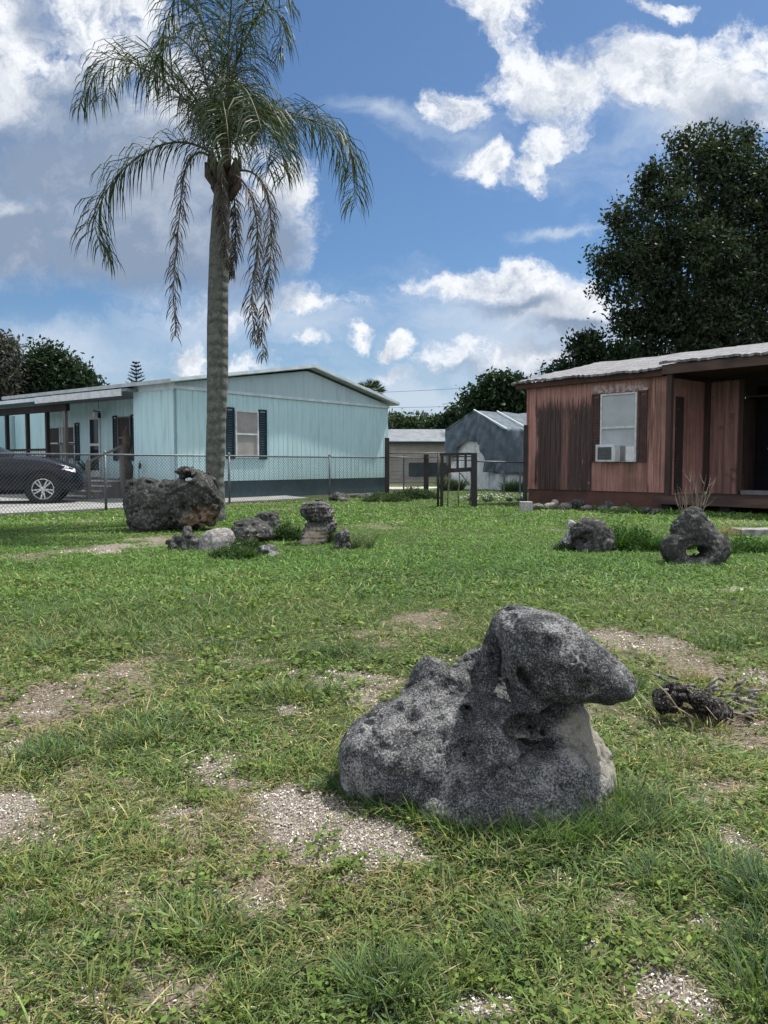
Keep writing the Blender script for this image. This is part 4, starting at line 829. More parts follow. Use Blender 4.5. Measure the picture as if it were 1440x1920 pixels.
MB().box(-.05, 5.30, .55, .05, 5.42, 2.62).build('porch_post', GRYW, bh, bevel=.006)
r_ = MB().box(-.04, 6.48, 1.42, .04, 10.25, 1.49).box(-.03, 6.48, .66, .03, 10.25, .72).build('porch_railing', BRN, bh)
yy = 6.6
while yy < 10.2:
    if not any(abs(yy-p_) < .09 for p_ in (7.64, 8.99)):
        MB().lathe([(.018, .72), (.03, .78), (.02, .86), (.038, 1.0), (.022, 1.12), (.036, 1.22), (.02, 1.32), (.028, 1.42)], (0, yy, 0), n=8).build('baluster', WHT, r_, smooth=True)
    yy += .145
# steps and side rail
STW = pm('weathered_step', (.46, .45, .43), (.32, .31, .30), 3, .9, .3)
for i in range(4):
    st_o = MB().box(-.30*(i+1), 2.45, -.02, -.30*i+(0 if i else .02), 4.55, .55-.135*i-.06).build('step', GRYW, bh)
    MB().box(-.30*(i+1)-.03, 2.43, .55-.135*i-.057, -.30*i+(-.035 if i else .02), 4.57, .55-.135*i-.02).build('tread', STW, st_o, bevel=.006)
for xx, zt in ((-.05, 1.5), (-1.1, 1.05)): MB().box(xx-.05, 2.32, -.02, xx+.05, 2.42, zt).build('stair_post', GRYW, bh, bevel=.005)
MB().beam((-.05, 2.37, 1.5), (-1.1, 2.37, 1.05), .06, .06).build('stair_rail', GRYW, bh)
# open wing of the house beyond the porch
MB().box(3.2, 8.55, .0, 9.0, 14.5, 3.0).build('rear_wing', AQUA, bh) if False else None
ribwall('wall', AQUA, bh, 8.5, 14.8, .4, 3.6, y=3.2, axis='y', pitch=.5)
MB().box(1.26, 8.44, .4, 3.2, 8.5, 3.0).build('wall', AQUA, bh)
MB().box(3.14, 8.5, 1.15, 3.19, 9.4, 1.2).build('trim_board', WHT, bh)
# things on the porch
loc = bh.matrix_world
def BW(x_, y_, z_=0.): c_, s_ = math.cos(AB), math.sin(AB); return Vector((-5.51+c_*x_-s_*y_, 20.4+s_*x_+c_*y_, z_))
fp = BW(.35, 2.75, .55); fg = thing('driftwood_figure', 'tall twisted driftwood figure standing on the porch beside the steps', 'sculpture', fp)
DW = pm('driftwood', (.13, .10, .08), (.06, .05, .042), 9, .9, .8, (1, 1, .4))
mb = MB(); mb.tube([(0, 0, 0), (.05, 0, .35), (-.03, .02, .7), (.03, 0, 1.05), (0, .02, 1.35), (.05, 0, 1.55)], [.17, .15, .11, .13, .08, .02], 9)
mb.tube([(0, 0, .5), (.18, .05, .75), (.2, .02, .98)], [.07, .05, .015], 7).tube([(0, 0, .7), (-.16, -.03, .9), (-.22, 0, 1.2)], [.06, .045, .012], 7).tube([(0, 0, .15), (-.2, -.08, .0)], [.08, .04], 7)
mb.build('driftwood_body', DW, fg, smooth=True)
rp = BW(.5, 6.2, .55); rc = thing('rocking_chair', 'weathered wooden rocking chair on the porch by the dark windows', 'chair', rp, AB+2.6)
mb = MB()
for sx in (-.25, .25): mb.tube([(sx, -.42, .09), (sx, -.15, .02), (sx, .15, .02), (sx, .45, .10)], .018, 6)
mb.build('rocker', GRYW, rc); mb = MB()
for sx in (-.24, .24):
    for sy in (-.2, .2): mb.tube([(sx, sy, .03), (sx, sy, .62 if sy < 0 else .45)], .018, 6)
    mb.tube([(sx, -.24, .62), (sx, .22, .60)], .022, 6)
mb.build('leg', GRYW, rc)
MB().box(-.25, -.22, .42, .25, .22, .46).build('seat', GRYW, rc, bevel=.01); mb = MB()
for k in range(6): mb.tube([(-.2+k*.08, .2, .46), (-.2+k*.08, .34, 1.05)], .014, 6)
mb.beam((-.26, .35, 1.08), (.26, .35, 1.08), .03, .08).build('backrest', GRYW, rc)
pp = BW(.45, 5.05, .55); pc = thing('potted_plant', 'leafy potted plant standing by the porch door', 'plant', pp)
MB().lathe([(0, 0), (.11, 0), (.15, .24), (.16, .26), (.13, .26), (.12, .22), (0, .22)], n=14).build('pot', pm('clay_pot', (.10, .075, .065)), pc, smooth=True)
def plant_mesh(n, hgt, spread, w, col, z0=0., cent=(0, 0), flat=.5):
    az = rng.random(n)*2*np.pi; r0 = rng.random(n)*spread*.4
    return blades(cent[0]+np.cos(az)*r0, cent[1]+np.sin(az)*r0, np.full(n, z0), az, .15+flat*rng.random(n), .3+.9*rng.random(n), hgt*(.5+.6*rng.random(n)), w*(.7+.6*rng.random(n)), np.array(col)[None]*np.exp(rng.normal(0, .25, (n, 1))), 4)
def blade_obj(name, sets, parent=None, mat=GRASSMAT, origin=None):
    vs, qs, tr_, cs_ = [], [], [], []; off = 0
    for V_, Q_, T_, C_ in sets: vs.append(V_); qs.append(Q_+off); tr_.append(T_+off); cs_.append(C_); off += len(V_)
    return mesh_np(name, np.concatenate(vs), [np.concatenate(qs), np.concatenate(tr_)], mat, col=np.concatenate(cs_), parent=parent, origin=origin)
blade_obj('foliage', [plant_mesh(60, .5, .1, .05, (.05, .08, .05), .22)], pc)
hs = BW(.9, 5.0, 2.62); hg = thing('hanging_lantern', 'dark iron bracket lantern hanging under the porch roof by the door', 'lantern', hs)
IRON = pm('black_iron', (.02, .02, .022), (.03, .03, .03), 8, .5)
MB().tube([(0, 0, .36), (0, 0, .1)], .008, 6).tube([(-.05, -.28, .02), (-.05, .28, .02)], .02, 6).build('bracket', IRON, hg)
for sy in (-.2, .2): MB().lathe([(.0, .0), (.05, -.02), (.06, -.14), (.045, -.18), (0, -.18)], (-.05, sy, 0), n=10).build('lamp_shade', WHT if sy < 0 else IRON, hg, smooth=True)
wb_ = BW(-.03, 1.35, 1.02); bd = thing('garden_hook', 'small iron crook with a bird ornament before the blue wall', 'ornament', BW(-.2, 1.35, 0))
MB().tube([(0, 0, 0), (0, 0, 1.0), (.03, .05, 1.08), (0, .1, 1.06)], .01, 6).build('stake', IRON, bd)
MB().lathe([(0, -.1), (.03, -.06), (.045, 0), (.03, .06), (0, .1)], (.0, .1, .95), n=8).build('bird_ornament', IRON, bd, smooth=True)

# ------------------------------------------------------------------ red house (local x along the front towards the camera side, y back)
AR = math.atan2(-.756, .6547); RW = Vector((3.71, 20.0, 0))
def RR(x_, y_, z_=0.): c_, s_ = math.cos(AR), math.sin(AR); return Vector((RW.x+c_*x_-s_*y_, RW.y+s_*x_+c_*y_, z_))
rh = thing('red_house', 'run-down rusty pink trailer house with stained siding and dark porch', 'house', RW, AR)
def redsiding(name, stained):
    m, gg, b, o = newmat(name); co = gg.n('ShaderNodeTexCoord').outputs['Object']; X_, Y_, Z_ = gg.xyz(co)
    st_ = gg.noise(gg.mapp(co, scale=(9, 9, .55)), 1.3, 7, .65); st2 = gg.noise(gg.mapp(co, scale=(22, 22, 1.1)), 1.1, 5, .7); bl = gg.noise(co, 1.1, 5, .6)
    base = gg.mix(gg.step(st_, .35, .68), (.45, .235, .205), (.29, .155, .13)); base = gg.mix(gg.step(bl, .45, .7, 0, .6), base, (.17, .095, .075))
    base = gg.mix(gg.step(st2, .60, .74, 0, .6), base, (.42, .23, .20))
    if stained:
        e = gg.m('MULTIPLY', gg.m('SUBTRACT', st_, .5), .55)
        inx = gg.m('MULTIPLY', gg.step(gg.m('ADD', X_, gg.m('ADD', gg.m('MULTIPLY', gg.m('SUBTRACT', bl, .5), .5), e)), .24, .36), gg.step(X_, 1.93, 1.99, 1, 0))
        top = gg.step(gg.m('ADD', Z_, gg.m('ADD', gg.m('MULTIPLY', e, -1.7), gg.m('MULTIPLY', gg.m('SUBTRACT', st2, .5), -1.3))), 2.38, 2.60, 1, 0)
        stn = gg.m('MULTIPLY', inx, top)
        gap = gg.m('MULTIPLY', gg.step(gg.m('ABSOLUTE', gg.m('SUBTRACT', gg.m('ADD', X_, e), 1.18)), .0, .16, 1, 0), .4)
        stn = gg.m('MULTIPLY', stn, gg.m('SUBTRACT', 1.0, gap)); dkc = gg.mix(gg.step(st2, .4, .62), (.050, .036, .034), (.10, .066, .06))
        base = gg.mix(stn, base, dkc)
        pe = gg.m('MULTIPLY', gg.m('MULTIPLY', gg.step(st2, .57, .64), gg.step(gg.noise(co, 5, 3), .52, .60)), gg.m('MULTIPLY', gg.step(X_, .9, 1.6), gg.step(X_, 2.05, 2.2, 1, 0)))
        base = gg.mix(gg.m('MULTIPLY', pe, .8), base, (.44, .36, .34))
        ar = gg.m('MULTIPLY', gg.m('MULTIPLY', gg.step(gg.m('ABSOLUTE', gg.m('SUBTRACT', X_, 2.62)), .62, .70, 1, 0), gg.step(gg.m('ABSOLUTE', gg.m('SUBTRACT', Z_, 2.78)), .05, .10, 1, 0)), gg.step(gg.noise(co, 8, 5), .42, .55))
        base = gg.mix(ar, base, (.42, .37, .35))
        lo_ = gg.m('MULTIPLY', gg.step(gg.m('ABSOLUTE', gg.m('SUBTRACT', X_, 2.98)), .05, .28, 1, 0), gg.step(gg.m('ADD', Z_, e), .55, 1.15, .2, .85)); lo_ = gg.m('MULTIPLY', lo_, gg.step(Z_, 1.05, 1.1, 1, 0))
        base = gg.mix(lo_, base, (.09, .055, .04))
        lst = gg.m('MULTIPLY', gg.step(gg.m('ABSOLUTE', gg.m('SUBTRACT', X_, 3.50)), .05, .35, .8, 0), gg.step(st_, .38, .6)); base = gg.mix(lst, base, (.11, .07, .045))
    gg.put(b.inputs['Base Color'], base); b.inputs['Roughness'].default_value = .8; b.inputs['Specular IOR Level'].default_value = .2
    bump(gg, b, st2, .2, .006); return m
RED = redsiding('rusty_siding', True); RED2 = redsiding('rusty_siding_plain', False)
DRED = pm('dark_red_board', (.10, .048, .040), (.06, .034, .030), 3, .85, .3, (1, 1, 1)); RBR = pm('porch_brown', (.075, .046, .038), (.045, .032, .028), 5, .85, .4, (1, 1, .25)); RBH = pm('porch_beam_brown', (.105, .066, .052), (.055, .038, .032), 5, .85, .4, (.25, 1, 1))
ribwall('wall', RED, rh, 0, 3.9, .36, 2.95, pitch=.15, dep=.012)
MB().box(-.015, -.02, .36, .045, .0-.001, 2.95).build('corner_trim', pm('pink_trim', (.36, .15, .13), (.24, .10, .085), 4, .8), rh)
MB().box(.0, .06, .36, .06, 7.4, 2.95).box(.06, 7.34, .36, 15, 7.4, 2.95).build('wall', RED2, rh)
ribwall('wall', RED2, rh, .0, 1.71, .30, 2.9, y=3.9, axis='y', pitch=.15, dep=.016, out=1)
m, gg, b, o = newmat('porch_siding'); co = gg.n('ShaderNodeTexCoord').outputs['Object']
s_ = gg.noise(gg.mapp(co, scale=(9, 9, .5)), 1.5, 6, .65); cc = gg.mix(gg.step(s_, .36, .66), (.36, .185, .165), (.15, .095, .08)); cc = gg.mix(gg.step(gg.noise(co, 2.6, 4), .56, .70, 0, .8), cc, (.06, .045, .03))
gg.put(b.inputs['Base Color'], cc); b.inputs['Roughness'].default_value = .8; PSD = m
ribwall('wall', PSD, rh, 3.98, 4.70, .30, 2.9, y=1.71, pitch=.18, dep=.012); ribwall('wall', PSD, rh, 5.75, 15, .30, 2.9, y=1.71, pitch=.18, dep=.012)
MB().box(3.87, -.03, .34, 4.0, -.002, 2.95).build('trim_board', RBR, rh)
MB().box(3.902, .30, .36, 3.93, .62, 2.5).build('trim_board', pm('bare_dark_panel', (.04, .03, .03), (.20, .18, .17), 9, .8, lo=.6, hi=.72), rh)
MB().box(3.92, 1.60, .36, 4.02, 1.70, 2.9).build('trim_board', RBR, rh); MB().box(4.70, 1.66, .36, 4.80, 1.72, 2.9).box(5.66, 1.66, .36, 5.76, 1.72, 2.9).build('door_frame', RBR, rh)
dk_ = MB().box(4.80, 2.3, .40, 5.7, 2.34, 2.5).build('door', pm('dark_door', (.008, .008, .010), (.012, .012, .013), 4, .85, spec=.1), rh)
MB().lathe([(0, 0), (.02, 0), (.03, -.03), (.0, -.05)], (5.12, 2.28, 1.35), 'y', 10).build('door_handle', pm('knob_metal', (.5, .5, .5), metal=.8, rough=.3), dk_, smooth=True)
MB().box(4.80, 1.62, .29, 5.7, 1.75, .41).build('door_sill', pm('grey_sill', (.2, .2, .21), (.14, .14, .14), 5, .6), rh)
MB().box(4.79, 1.76, .36, 4.8, 2.34, 2.9).box(5.70, 1.76, .36, 5.72, 2.34, 2.9).box(4.79, 1.76, 2.5, 5.72, 2.34, 2.53).build('door_reveal', RBR, rh)
sm_ = pm('red_skirt', (.120, .060, .048), (.075, .044, .036), 2, .9, .3)
MB().box(.03, .03, -.05, 3.85, .07, .36).build('skirting', sm_, rh)
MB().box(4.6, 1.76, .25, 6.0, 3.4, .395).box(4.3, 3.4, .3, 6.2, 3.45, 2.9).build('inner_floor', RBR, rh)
# deck
dm = MB(); 
for k in range(14): dm.box(3.78, -.32+k*.145, .27, 15, -.32+k*.145+.138, .315)
dm.build('deck', RBR, rh); MB().box(3.76, -.36, .13, 15, -.325, .30).build('deck_edge', RBH, rh)
for xx in (3.9, 5.2, 6.6, 8.): MB().box(xx, -.2, -.03, xx+.2, .05, .26).build('deck_pier', pm('dark_pier', (.04, .04, .038), (.025, .025, .025), 6, .9), rh)
MB().box(3.80, .8, -.03, 15, .84, .25).build('skirting', pm('black_skirt', (.02, .019, .018), (.012, .012, .012), 3, .95), rh)
MB().box(3.93, -.17, .315, 4.05, -.05, 2.95).build('porch_post', RBR, rh, bevel=.006); MB().box(9.0, -.17, .315, 9.12, -.05, 2.95).build('porch_post', RBR, rh, bevel=.006)
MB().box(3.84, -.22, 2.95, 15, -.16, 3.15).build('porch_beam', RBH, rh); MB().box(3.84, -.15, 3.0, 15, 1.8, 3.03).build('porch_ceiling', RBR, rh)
MB().box(-.28, -.16, 2.93, 3.82, -.02, 3.06).build('fascia', DRED, rh); MB().box(-.28, -.02, 2.935, 3.9, .02, 2.96).build('trim_board', DRED, rh)
# roof: low gable with curling shingle edge
m, gg, b, o = newmat('old_shingles'); co = gg.n('ShaderNodeTexCoord').outputs['Object']; br = gg.n('ShaderNodeTexBrick'); gg.put(br.inputs['Vector'], co); br.inputs['Scale'].default_value = 1.0
br.inputs['Brick Width'].default_value = .3; br.inputs['Row Height'].default_value = .14; br.inputs['Mortar Size'].default_value = .012; br.inputs['Color1'].default_value = (.25, .25, .265, 1); br.inputs['Color2'].default_value = (.18, .18, .195, 1); br.inputs['Mortar'].default_value = (.09, .09, .09, 1)
n_ = gg.noise(co, 3.5, 6, .6); cc = gg.mix(gg.step(n_, .42, .68, 0, .6), br.outputs['Color'], (.12, .12, .13)); gg.put(b.inputs['Base Color'], cc); b.inputs['Roughness'].default_value = .9; bump(gg, b, gg.m('ADD', br.outputs['Fac'], n_), .5, .02); SHG = m
def roofslope(y0, z0, y1, z1, x0, x1, nx=140, ny=26, name='roof'):
    V, Q = [], []
    for j in range(ny+1):
        for i in range(nx+1):
            X_ = x0+(x1-x0)*i/nx; t = j/ny; Y_ = y0+(y1-y0)*t; Z_ = z0+(z1-z0)*t
            Z_ += .012*math.sin(X_*1.7+t*3)+.010*math.sin(X_*5.1)*math.cos(t*9)+(.016*(t*ny % 3 < 1)) + (random.uniform(-.018, .006) if j == 0 else 0)
            V.append((X_, Y_+(random.uniform(-.03, .03) if j == 0 else 0), Z_))
    n1_ = len(V); V += [(x_, y_, z_-.05) for x_, y_, z_ in V]
    w = nx+1
    for j in range(ny):
        for i in range(nx): a = j*w+i; Q.append((a, a+1, a+w+1, a+w)); Q.append((n1_+a, n1_+a+w, n1_+a+w+1, n1_+a+1))
    for i in range(nx): Q.append((i, n1_+i, n1_+i+1, i+1)); a = ny*w+i; Q.append((a, a+1, n1_+a+1, n1_+a))
    for j in range(ny): a = j*w; Q.append((a, a+w, n1_+a+w, n1_+a)); a = j*w+nx; Q.append((a, n1_+a, n1_+a+w, a+w))
    o_ = MB().add(V, Q).build(name, SHG, rh); return o_
roofslope(-.26, 3.10, 3.73, 3.96, -.34, 3.80, 70); roofslope(-.27, 3.20, 3.73, 3.98, 3.81, 15, 150); roofslope(7.6, 3.06, 3.74, 3.94, -.34, 15, 60)
MB().prism([(.0, 2.95), (7.4, 2.95), (3.7, 3.8)], .0, .05, 'x').build('gable', RED2, rh)
# window with shutters and air conditioner
w_ = windowx(rh, 2.20, 3.15, 1.05, 2.64, 0, pm('aluminium_frame', (.60, .62, .63), (.45, .46, .47), 7, .5), pm('pale_blind', (.40, .44, .45), (.33, .36, .37), 2, .3, spec=.5), split=.50, fw=.04)
MB().box(2.26, -.045, 1.05, 3.11, -.025, 1.40).build('filler_panel', pm('filler_grey', (.72, .74, .75), (.58, .59, .6), 5, .5), w_)
BLD = pm('blind_slats', (.30, .31, .31), (.24, .25, .25), 4, .6)
ac = thing('air_conditioner', 'off-white window air conditioner in the stained wall', 'air conditioner', RR(2.52, -.02, 1.05), AR)
MB().box(-.27, -.28, 0, .25, -.01, .40).build('casing', WHT, ac, bevel=.012)
mb = MB().box(-.20, -.292, .05, .16, -.281, .34); mb.build('grille', pm('ac_grille', (.05, .06, .06), (.08, .09, .09), 30, .6), ac)
mb = MB()
for k in range(9): mb.box(-.20, -.300, .06+k*.031, .16, -.293, .066+k*.031)
mb.build('louvre', pm('ac_louvre', (.22, .23, .23)), ac); mb = MB()
for k in range(5): mb.box(.245+k*.026, -.06, .02, .262+k*.026, -.035, .36)
mb.build('side_bellows', pm('bellows', (.25, .26, .27)), ac)
DSH = pm('plum_shutter', (.085, .045, .042), (.055, .035, .033), 5, .8, .2)
shutter(rh, 1.95, 2.17, 1.05, 2.66, 0, DSH); shutter(rh, 3.18, 3.40, 1.05, 2.66, 0, DSH)
MB().box(2.10, -.03, 2.66, 3.42, -.008, 2.72).build('window_head', pm('peeled_board', (.42, .38, .36), (.24, .14, .12), 14, .9, lo=.45, hi=.55), rh)
c = at(1418, 1003); tag(MB().box(-.3, -.18, -.02, .3, .18, .09).build('step_slab', pm('old_concrete', (.30, .30, .29), (.12, .12, .12), 9, .9, .4), bevel=.01), 'weathered concrete step slab lying before the porch', 'slab').location = c

# ------------------------------------------------------------------ chain link fence
GAL = pm('galvanised', (.15, .17, .19), (.10, .115, .13), 12, .5, metal=.3); WIRE = pm('fence_wire', (.11, .13, .15), (.08, .09, .10), 9, .5)
cf = thing('chain_link_fence', 'grey chain link fence with pipe top rail in front of the blue house', 'fence', (FO[0], FO[1], 0))
def FP(t, z_): p_ = FO+FD*t; return Vector((p_[0], p_[1], z_))
def tpx(px): r_ = (px-720)/F; return (r_*FO[1]-FO[0])/(FD[0]-r_*FD[1])
posts = [tpx(-140), tpx(-10), tpx(198), tpx(430), tpx(618), tpx(722)]
for t in posts[:-1]: MB().tube([FP(t, -.05), FP(t, 1.25)], .028, 10).lathe([(.036, 1.22), (.036, 1.25), (.02, 1.28), (0, 1.29)], FP(t, 0), n=10).build('post', GAL, cf, smooth=True, world=True)
MB().tube([FP(posts[0], 1.20), FP(posts[-1], 1.20)], .022, 8).build('top_rail', GAL, cf, smooth=True, world=True)
def linkmesh(Pf, t0, t1, z0, z1, parent, pitch=.082, rw=.0036, world=True):
    V, Q = [], []; n_ = int((t1-t0+z1-z0)/pitch)
    nrm = Vector((FD[1], -FD[0], 0))
    for sgn in (1, -1):
        for i in range(n_+1):
            a = t0-(z1-z0)+i*pitch if sgn > 0 else t0+i*pitch
            ta, tb, za, zb = a, a+sgn*(z1-z0), z0, z1
            for lim, in ((t0,), (t1,)): pass
            def clip(ta, za, tb, zb):
                if ta > tb: ta, za, tb, zb = tb, zb, ta, za
                if tb <= t0 or ta >= t1: return None
                if ta < t0: za += (zb-za)*(t0-ta)/(tb-ta); ta = t0
                if tb > t1: zb = za+(zb-za)*(t1-ta)/(tb-ta); tb = t1
                return ta, za, tb, zb
            r_ = clip(ta, za, tb, zb)
            if not r_: continue
            A, B_ = Pf(r_[0], r_[1]), Pf(r_[2], r_[3]); d = (B_-A).normalized(); s_ = d.cross(nrm).normalized()*rw; nn = nrm*rw; b0 = len(V)
            o_ = nrm*(.002*sgn)
            V += [A+s_+o_, A-s_*.5+nn+o_, A-s_*.5-nn+o_, B_+s_+o_, B_-s_*.5+nn+o_, B_-s_*.5-nn+o_]; Q += [(b0, b0+1, b0+4, b0+3), (b0+1, b0+2, b0+5, b0+4), (b0+2, b0, b0+3, b0+5)]
    return mesh_np('wire_mesh', np.array([tuple(v) for v in V])-np.array(parent.location), [np.array(Q)], WIRE, parent=parent)
for a, b_ in zip(posts[:-1], posts[1:]): linkmesh(FP, a, b_, .02, 1.19, cf)
BW_ = pm('old_dark_wood', (.048, .046, .044), (.028, .027, .027), 7, .9, .6, (1, 1, .25))
def wpost(name, label, p, w, h_, d=None, lean=0.):
    d = d or w; o_ = MB().add([(-w/2, -d/2, -.1), (w/2, -d/2, -.1), (w/2, d/2, -.1), (-w/2, d/2, -.1), (-w/2+lean, -d/2, h_), (w/2+lean*.8, -d/2, h_-.01), (w/2+lean, d/2, h_-.02), (-w/2+lean, d/2, h_)],
        [(0, 3, 2, 1), (4, 5, 6, 7), (0, 1, 5, 4), (1, 2, 6, 5), (2, 3, 7, 6), (3, 0, 4, 7)]).build(name, BW_, bevel=.01); o_.location = (p[0], p[1], 0); return tag(o_, label, 'post')
p_ = FP(posts[-1]+.1, 0); wpost('wooden_post', 'tall dark wooden post at the corner of the blue house', p_, .15, 1.83)
q1 = P(799, 900, 25.6); wpost('wooden_post', 'short dark wooden post between the tall post and the gate', (q1.x, 25.6), .16, 1.33)
q2 = P(985, 900, 19.4); wpost('wooden_post', 'tall thin dark post against the corner of the red house', (q2.x, 19.4), .10, 1.98)
# rear run of fence from the tall post to the gate
f2 = thing('pipe_fence', 'rusty pipe rail fence between the wooden post and the gate', 'fence', (p_.x, p_.y, 0))
g0 = P(822, 855, 17.8)
MB().tube([Vector((p_.x, p_.y, 1.22)), Vector((q1.x, 25.6, 1.20))], .022, 8).tube([Vector((p_.x, p_.y, 1.33)), Vector((P(835, 850, 24).x, 24., 1.34))], .018, 8).tube([Vector((q1.x, 25.6, 1.21)), Vector((P(828, 850, 24).x, 24., 1.22))], .018, 8).build('top_rail', GAL, f2, smooth=True, world=True)
pm_ = P(757, 900, 25.0); MB().tube([(pm_.x, 25.0, -.05), (pm_.x, 25.0, 1.3)], .026, 8).build('post', GAL, f2, world=True)
def FP2(t, z_): a = Vector((p_.x, p_.y, 0)); b2 = Vector((q1.x, 25.6, 0)); d = (b2-a).normalized(); v_ = a+d*t; v_.z = z_; return v_
linkmesh(FP2, 0, (Vector((q1.x, 25.6, 0))-Vector((p_.x, p_.y, 0))).length, .02, 1.2, f2)
# gate
gt = thing('garden_gate', 'rickety wooden gate with crooked stick pickets and wire mesh', 'gate', (P(855, 945, 18.2).x, 18.2, 0))
def GP(px, py, Y=18.2): return P(px, py, Y)
mb = MB().tube([GP(821, 953, 17.8), GP(822, 850, 17.8)], .028, 8); mb.build('gate_post', IRON, gt, smooth=True, world=True)
mb = MB().beam(GP(889, 951, 18.0), GP(889, 849, 18.0), .13, .13, (0, 1, 0)); mb.build('gate_post', BW_, gt, world=True, bevel=.01)
mb = MB().beam(GP(828, 950), GP(829, 852), .07, .07, (0, 1, 0)); mb.build('frame_stile', BW_, gt, world=True)
mb = MB().beam(GP(824, 852), GP(884, 851), .05, .06).beam(GP(830, 883), GP(884, 880), .06, .10); mb.build('frame_rail', BW_, gt, world=True)
for px in (843, 858, 873): MB().beam(GP(px, 853), GP(px, 881), .055, .03, (0, 1, 0)).build('slat', BW_, gt, world=True)
MB().beam(GP(850, 856.5), GP(884, 856), .02, .025).beam(GP(850, 863), GP(884, 863), .02, .02).build('frame_rail', BW_, gt, world=True)
STK = pm('bare_stick', (.20, .19, .17), (.12, .11, .10), 12, .9, .4)
for a in ([(841, 884), (842, 905), (840, 925), (839, 950)], [(861, 884), (862, 905), (859, 922), (860, 948)], [(883, 884), (884, 905), (882, 925), (881, 947)], [(835, 890), (840, 897), (836, 905), (833, 912)], [(863, 887), (871, 897), (880, 910)]):
    MB().tube([GP(*p_2) for p_2 in a], .016, 6).build('stick_picket', STK, gt, smooth=True, world=True)
def FP3(t, z_): a = GP(822, 950); b2 = GP(886, 950); d = Vector((1, 0, 0)); v_ = Vector((a.x, 18.23, 0))+d*t; v_.z = z_; return v_
o_nrm = FD.copy(); FD_s = FD; FD = np.array([1.0, 0.0]); linkmesh(FP3, 0, (GP(886, 950)-GP(822, 950)).x, .03, 1.2, gt, pitch=.05, rw=.0014); FD = FD_s
a = GP(891, 865, 18.1); b_ = P(984, 867, 19.3)
f3 = thing('pipe_fence', 'thin pipe rail fence from the gate to the red house', 'fence', (a.x, a.y, 0))
MB().tube([a, b_], .02, 8).build('top_rail', GAL, f3, smooth=True, world=True)
def FP4(t, z_): d = Vector((b_.x-a.x, b_.y-a.y, 0)).normalized(); v_ = Vector((a.x, a.y, 0))+d*t; v_.z = z_; return v_
linkmesh(FP4, 0, (b_-a).length, .03, 1.04, f3, rw=.0012)
for px in (945, 975):
    pz = P(px, 930, 25.5); MB().tube([(pz.x, 25.5, -.05), (pz.x, 25.5, 1.0)], .03, 8).build('post', GAL, f3, world=True)

# ------------------------------------------------------------------ tarp covered shed
TA = math.atan2(-.8, .6); th = thing('tarp_shed', 'garden shed covered by a sagging blue-grey tarpaulin with white front', 'shed', (2.55, 32.0, 0), TA); TW = 3.4; TL = 5.2
SW = pm('white_shed_wall', (.70, .72, .78), (.42, .45, .50), 2, .7); m, gg, b, o = newmat('tarpaulin'); co = gg.n('ShaderNodeTexCoord').outputs['Object']
nn_ = gg.noise(co, 3, 6, .65); gg.put(b.inputs['Base Color'], gg.mix(gg.step(nn_, .35, .7), (.085, .11, .135), (.14, .17, .20))); b.inputs['Roughness'].default_value = .85; b.inputs['Specular IOR Level'].default_value = .15; bump(gg, b, gg.noise(gg.mapp(co, scale=(1, 1, .4)), 7, 6, .65), .6, .05); TARP = m
ht = lambda x_: (2.45+(x_/1.6)*.66 if x_ < 1.6 else 3.11-(x_-1.6)/1.8*.84)
MB().prism([(.12, -.05), (TW-.12, -.05), (TW-.12, 2.2), (1.6, 2.98), (.12, 2.35)], .22, TL-.1, 'y').build('shed_body', SW, th)
MB().box(.75, .19, .02, 1.55, .215, 2.25).box(1.57, .19, .02, 2.35, .215, 2.25).build('door', WHT, th)
lowpts = [(0, .95), (.25, 1.15), (.5, 1.35), (.62, 1.52), (.95, 1.78), (1.3, 1.94), (1.7, 1.88), (2.05, 1.72), (2.35, 1.45), (2.30, 1.1), (2.15, .72), (2.4, .62), (3.4, .60)]
def low(x_):
    if x_ < .5: return .95+x_*.8
    pts_ = [(.5, 1.35), (.62, 1.52), (.95, 1.80), (1.3, 1.94), (1.7, 1.88), (2.05, 1.70), (2.28, 1.40), (2.34, .70), (3.5, .60)]
    for (a_, c_), (a2, c2_) in zip(pts_[:-1], pts_[1:]):
        if x_ <= a2: return c_+(c2_-c_)*(x_-a_)/(a2-a_)
    return .6
V, Q = [], []; nx, ny = 110, 34
for j in range(ny+1):
    for i in range(nx+1):
        x_ = -.03+(TW+.06)*i/nx; zt, zb = ht(min(max(x_, 0), TW))+.02, low(x_); t = j/ny; z_ = zt+(zb-zt)*t
        fold = .08*math.sin(x_*9+z_*2.2)+.06*math.sin(x_*17-z_*5+math.sin(z_*4))+.05*math.sin((x_+z_)*6)
        V.append((x_+.02*math.sin(z_*7), .10-.06*t+fold*(.25+t)*.9-.02, z_))
for j in range(ny):
    for i in range(nx): a_ = j*(nx+1)+i; Q.append((a_, a_+1, a_+nx+2, a_+nx+1))
o_ = MB().add(V, Q).build('tarp_front', TARP, th, smooth=True); md = o_.modifiers.new('thick', 'SOLIDIFY'); md.thickness = .012
V, Q = [], []; n1_, n2_ = 26, 60
prof = [(-.04, 1.3), (-.05, 2.45), (1.6, 3.15), (TW+.03, 2.31), (TW+.05, 1.5), (TW+.04, .62)]
pr2 = []
for (a0, c0), (a1, c1_) in zip(prof[:-1], prof[1:]):
    for k in range(10): pr2.append((a0+(a1-a0)*k/10, c0+(c1_-c0)*k/10))
pr2.append(prof[-1])
for j in range(n2_+1):
    for i, (a0, c0) in enumerate(pr2):
        y_ = .02+(TL)*j/n2_; rib = .035*abs(math.sin(y_*math.pi/1.3)); V.append((a0+(.03*math.sin(y_*5+c0*3) if a0 > TW else 0), y_, c0-(.05-rib)*(1 if 0 < a0 < TW else 0)*1.2+.012*math.sin(a0*9+y_*4)))
w = len(pr2)
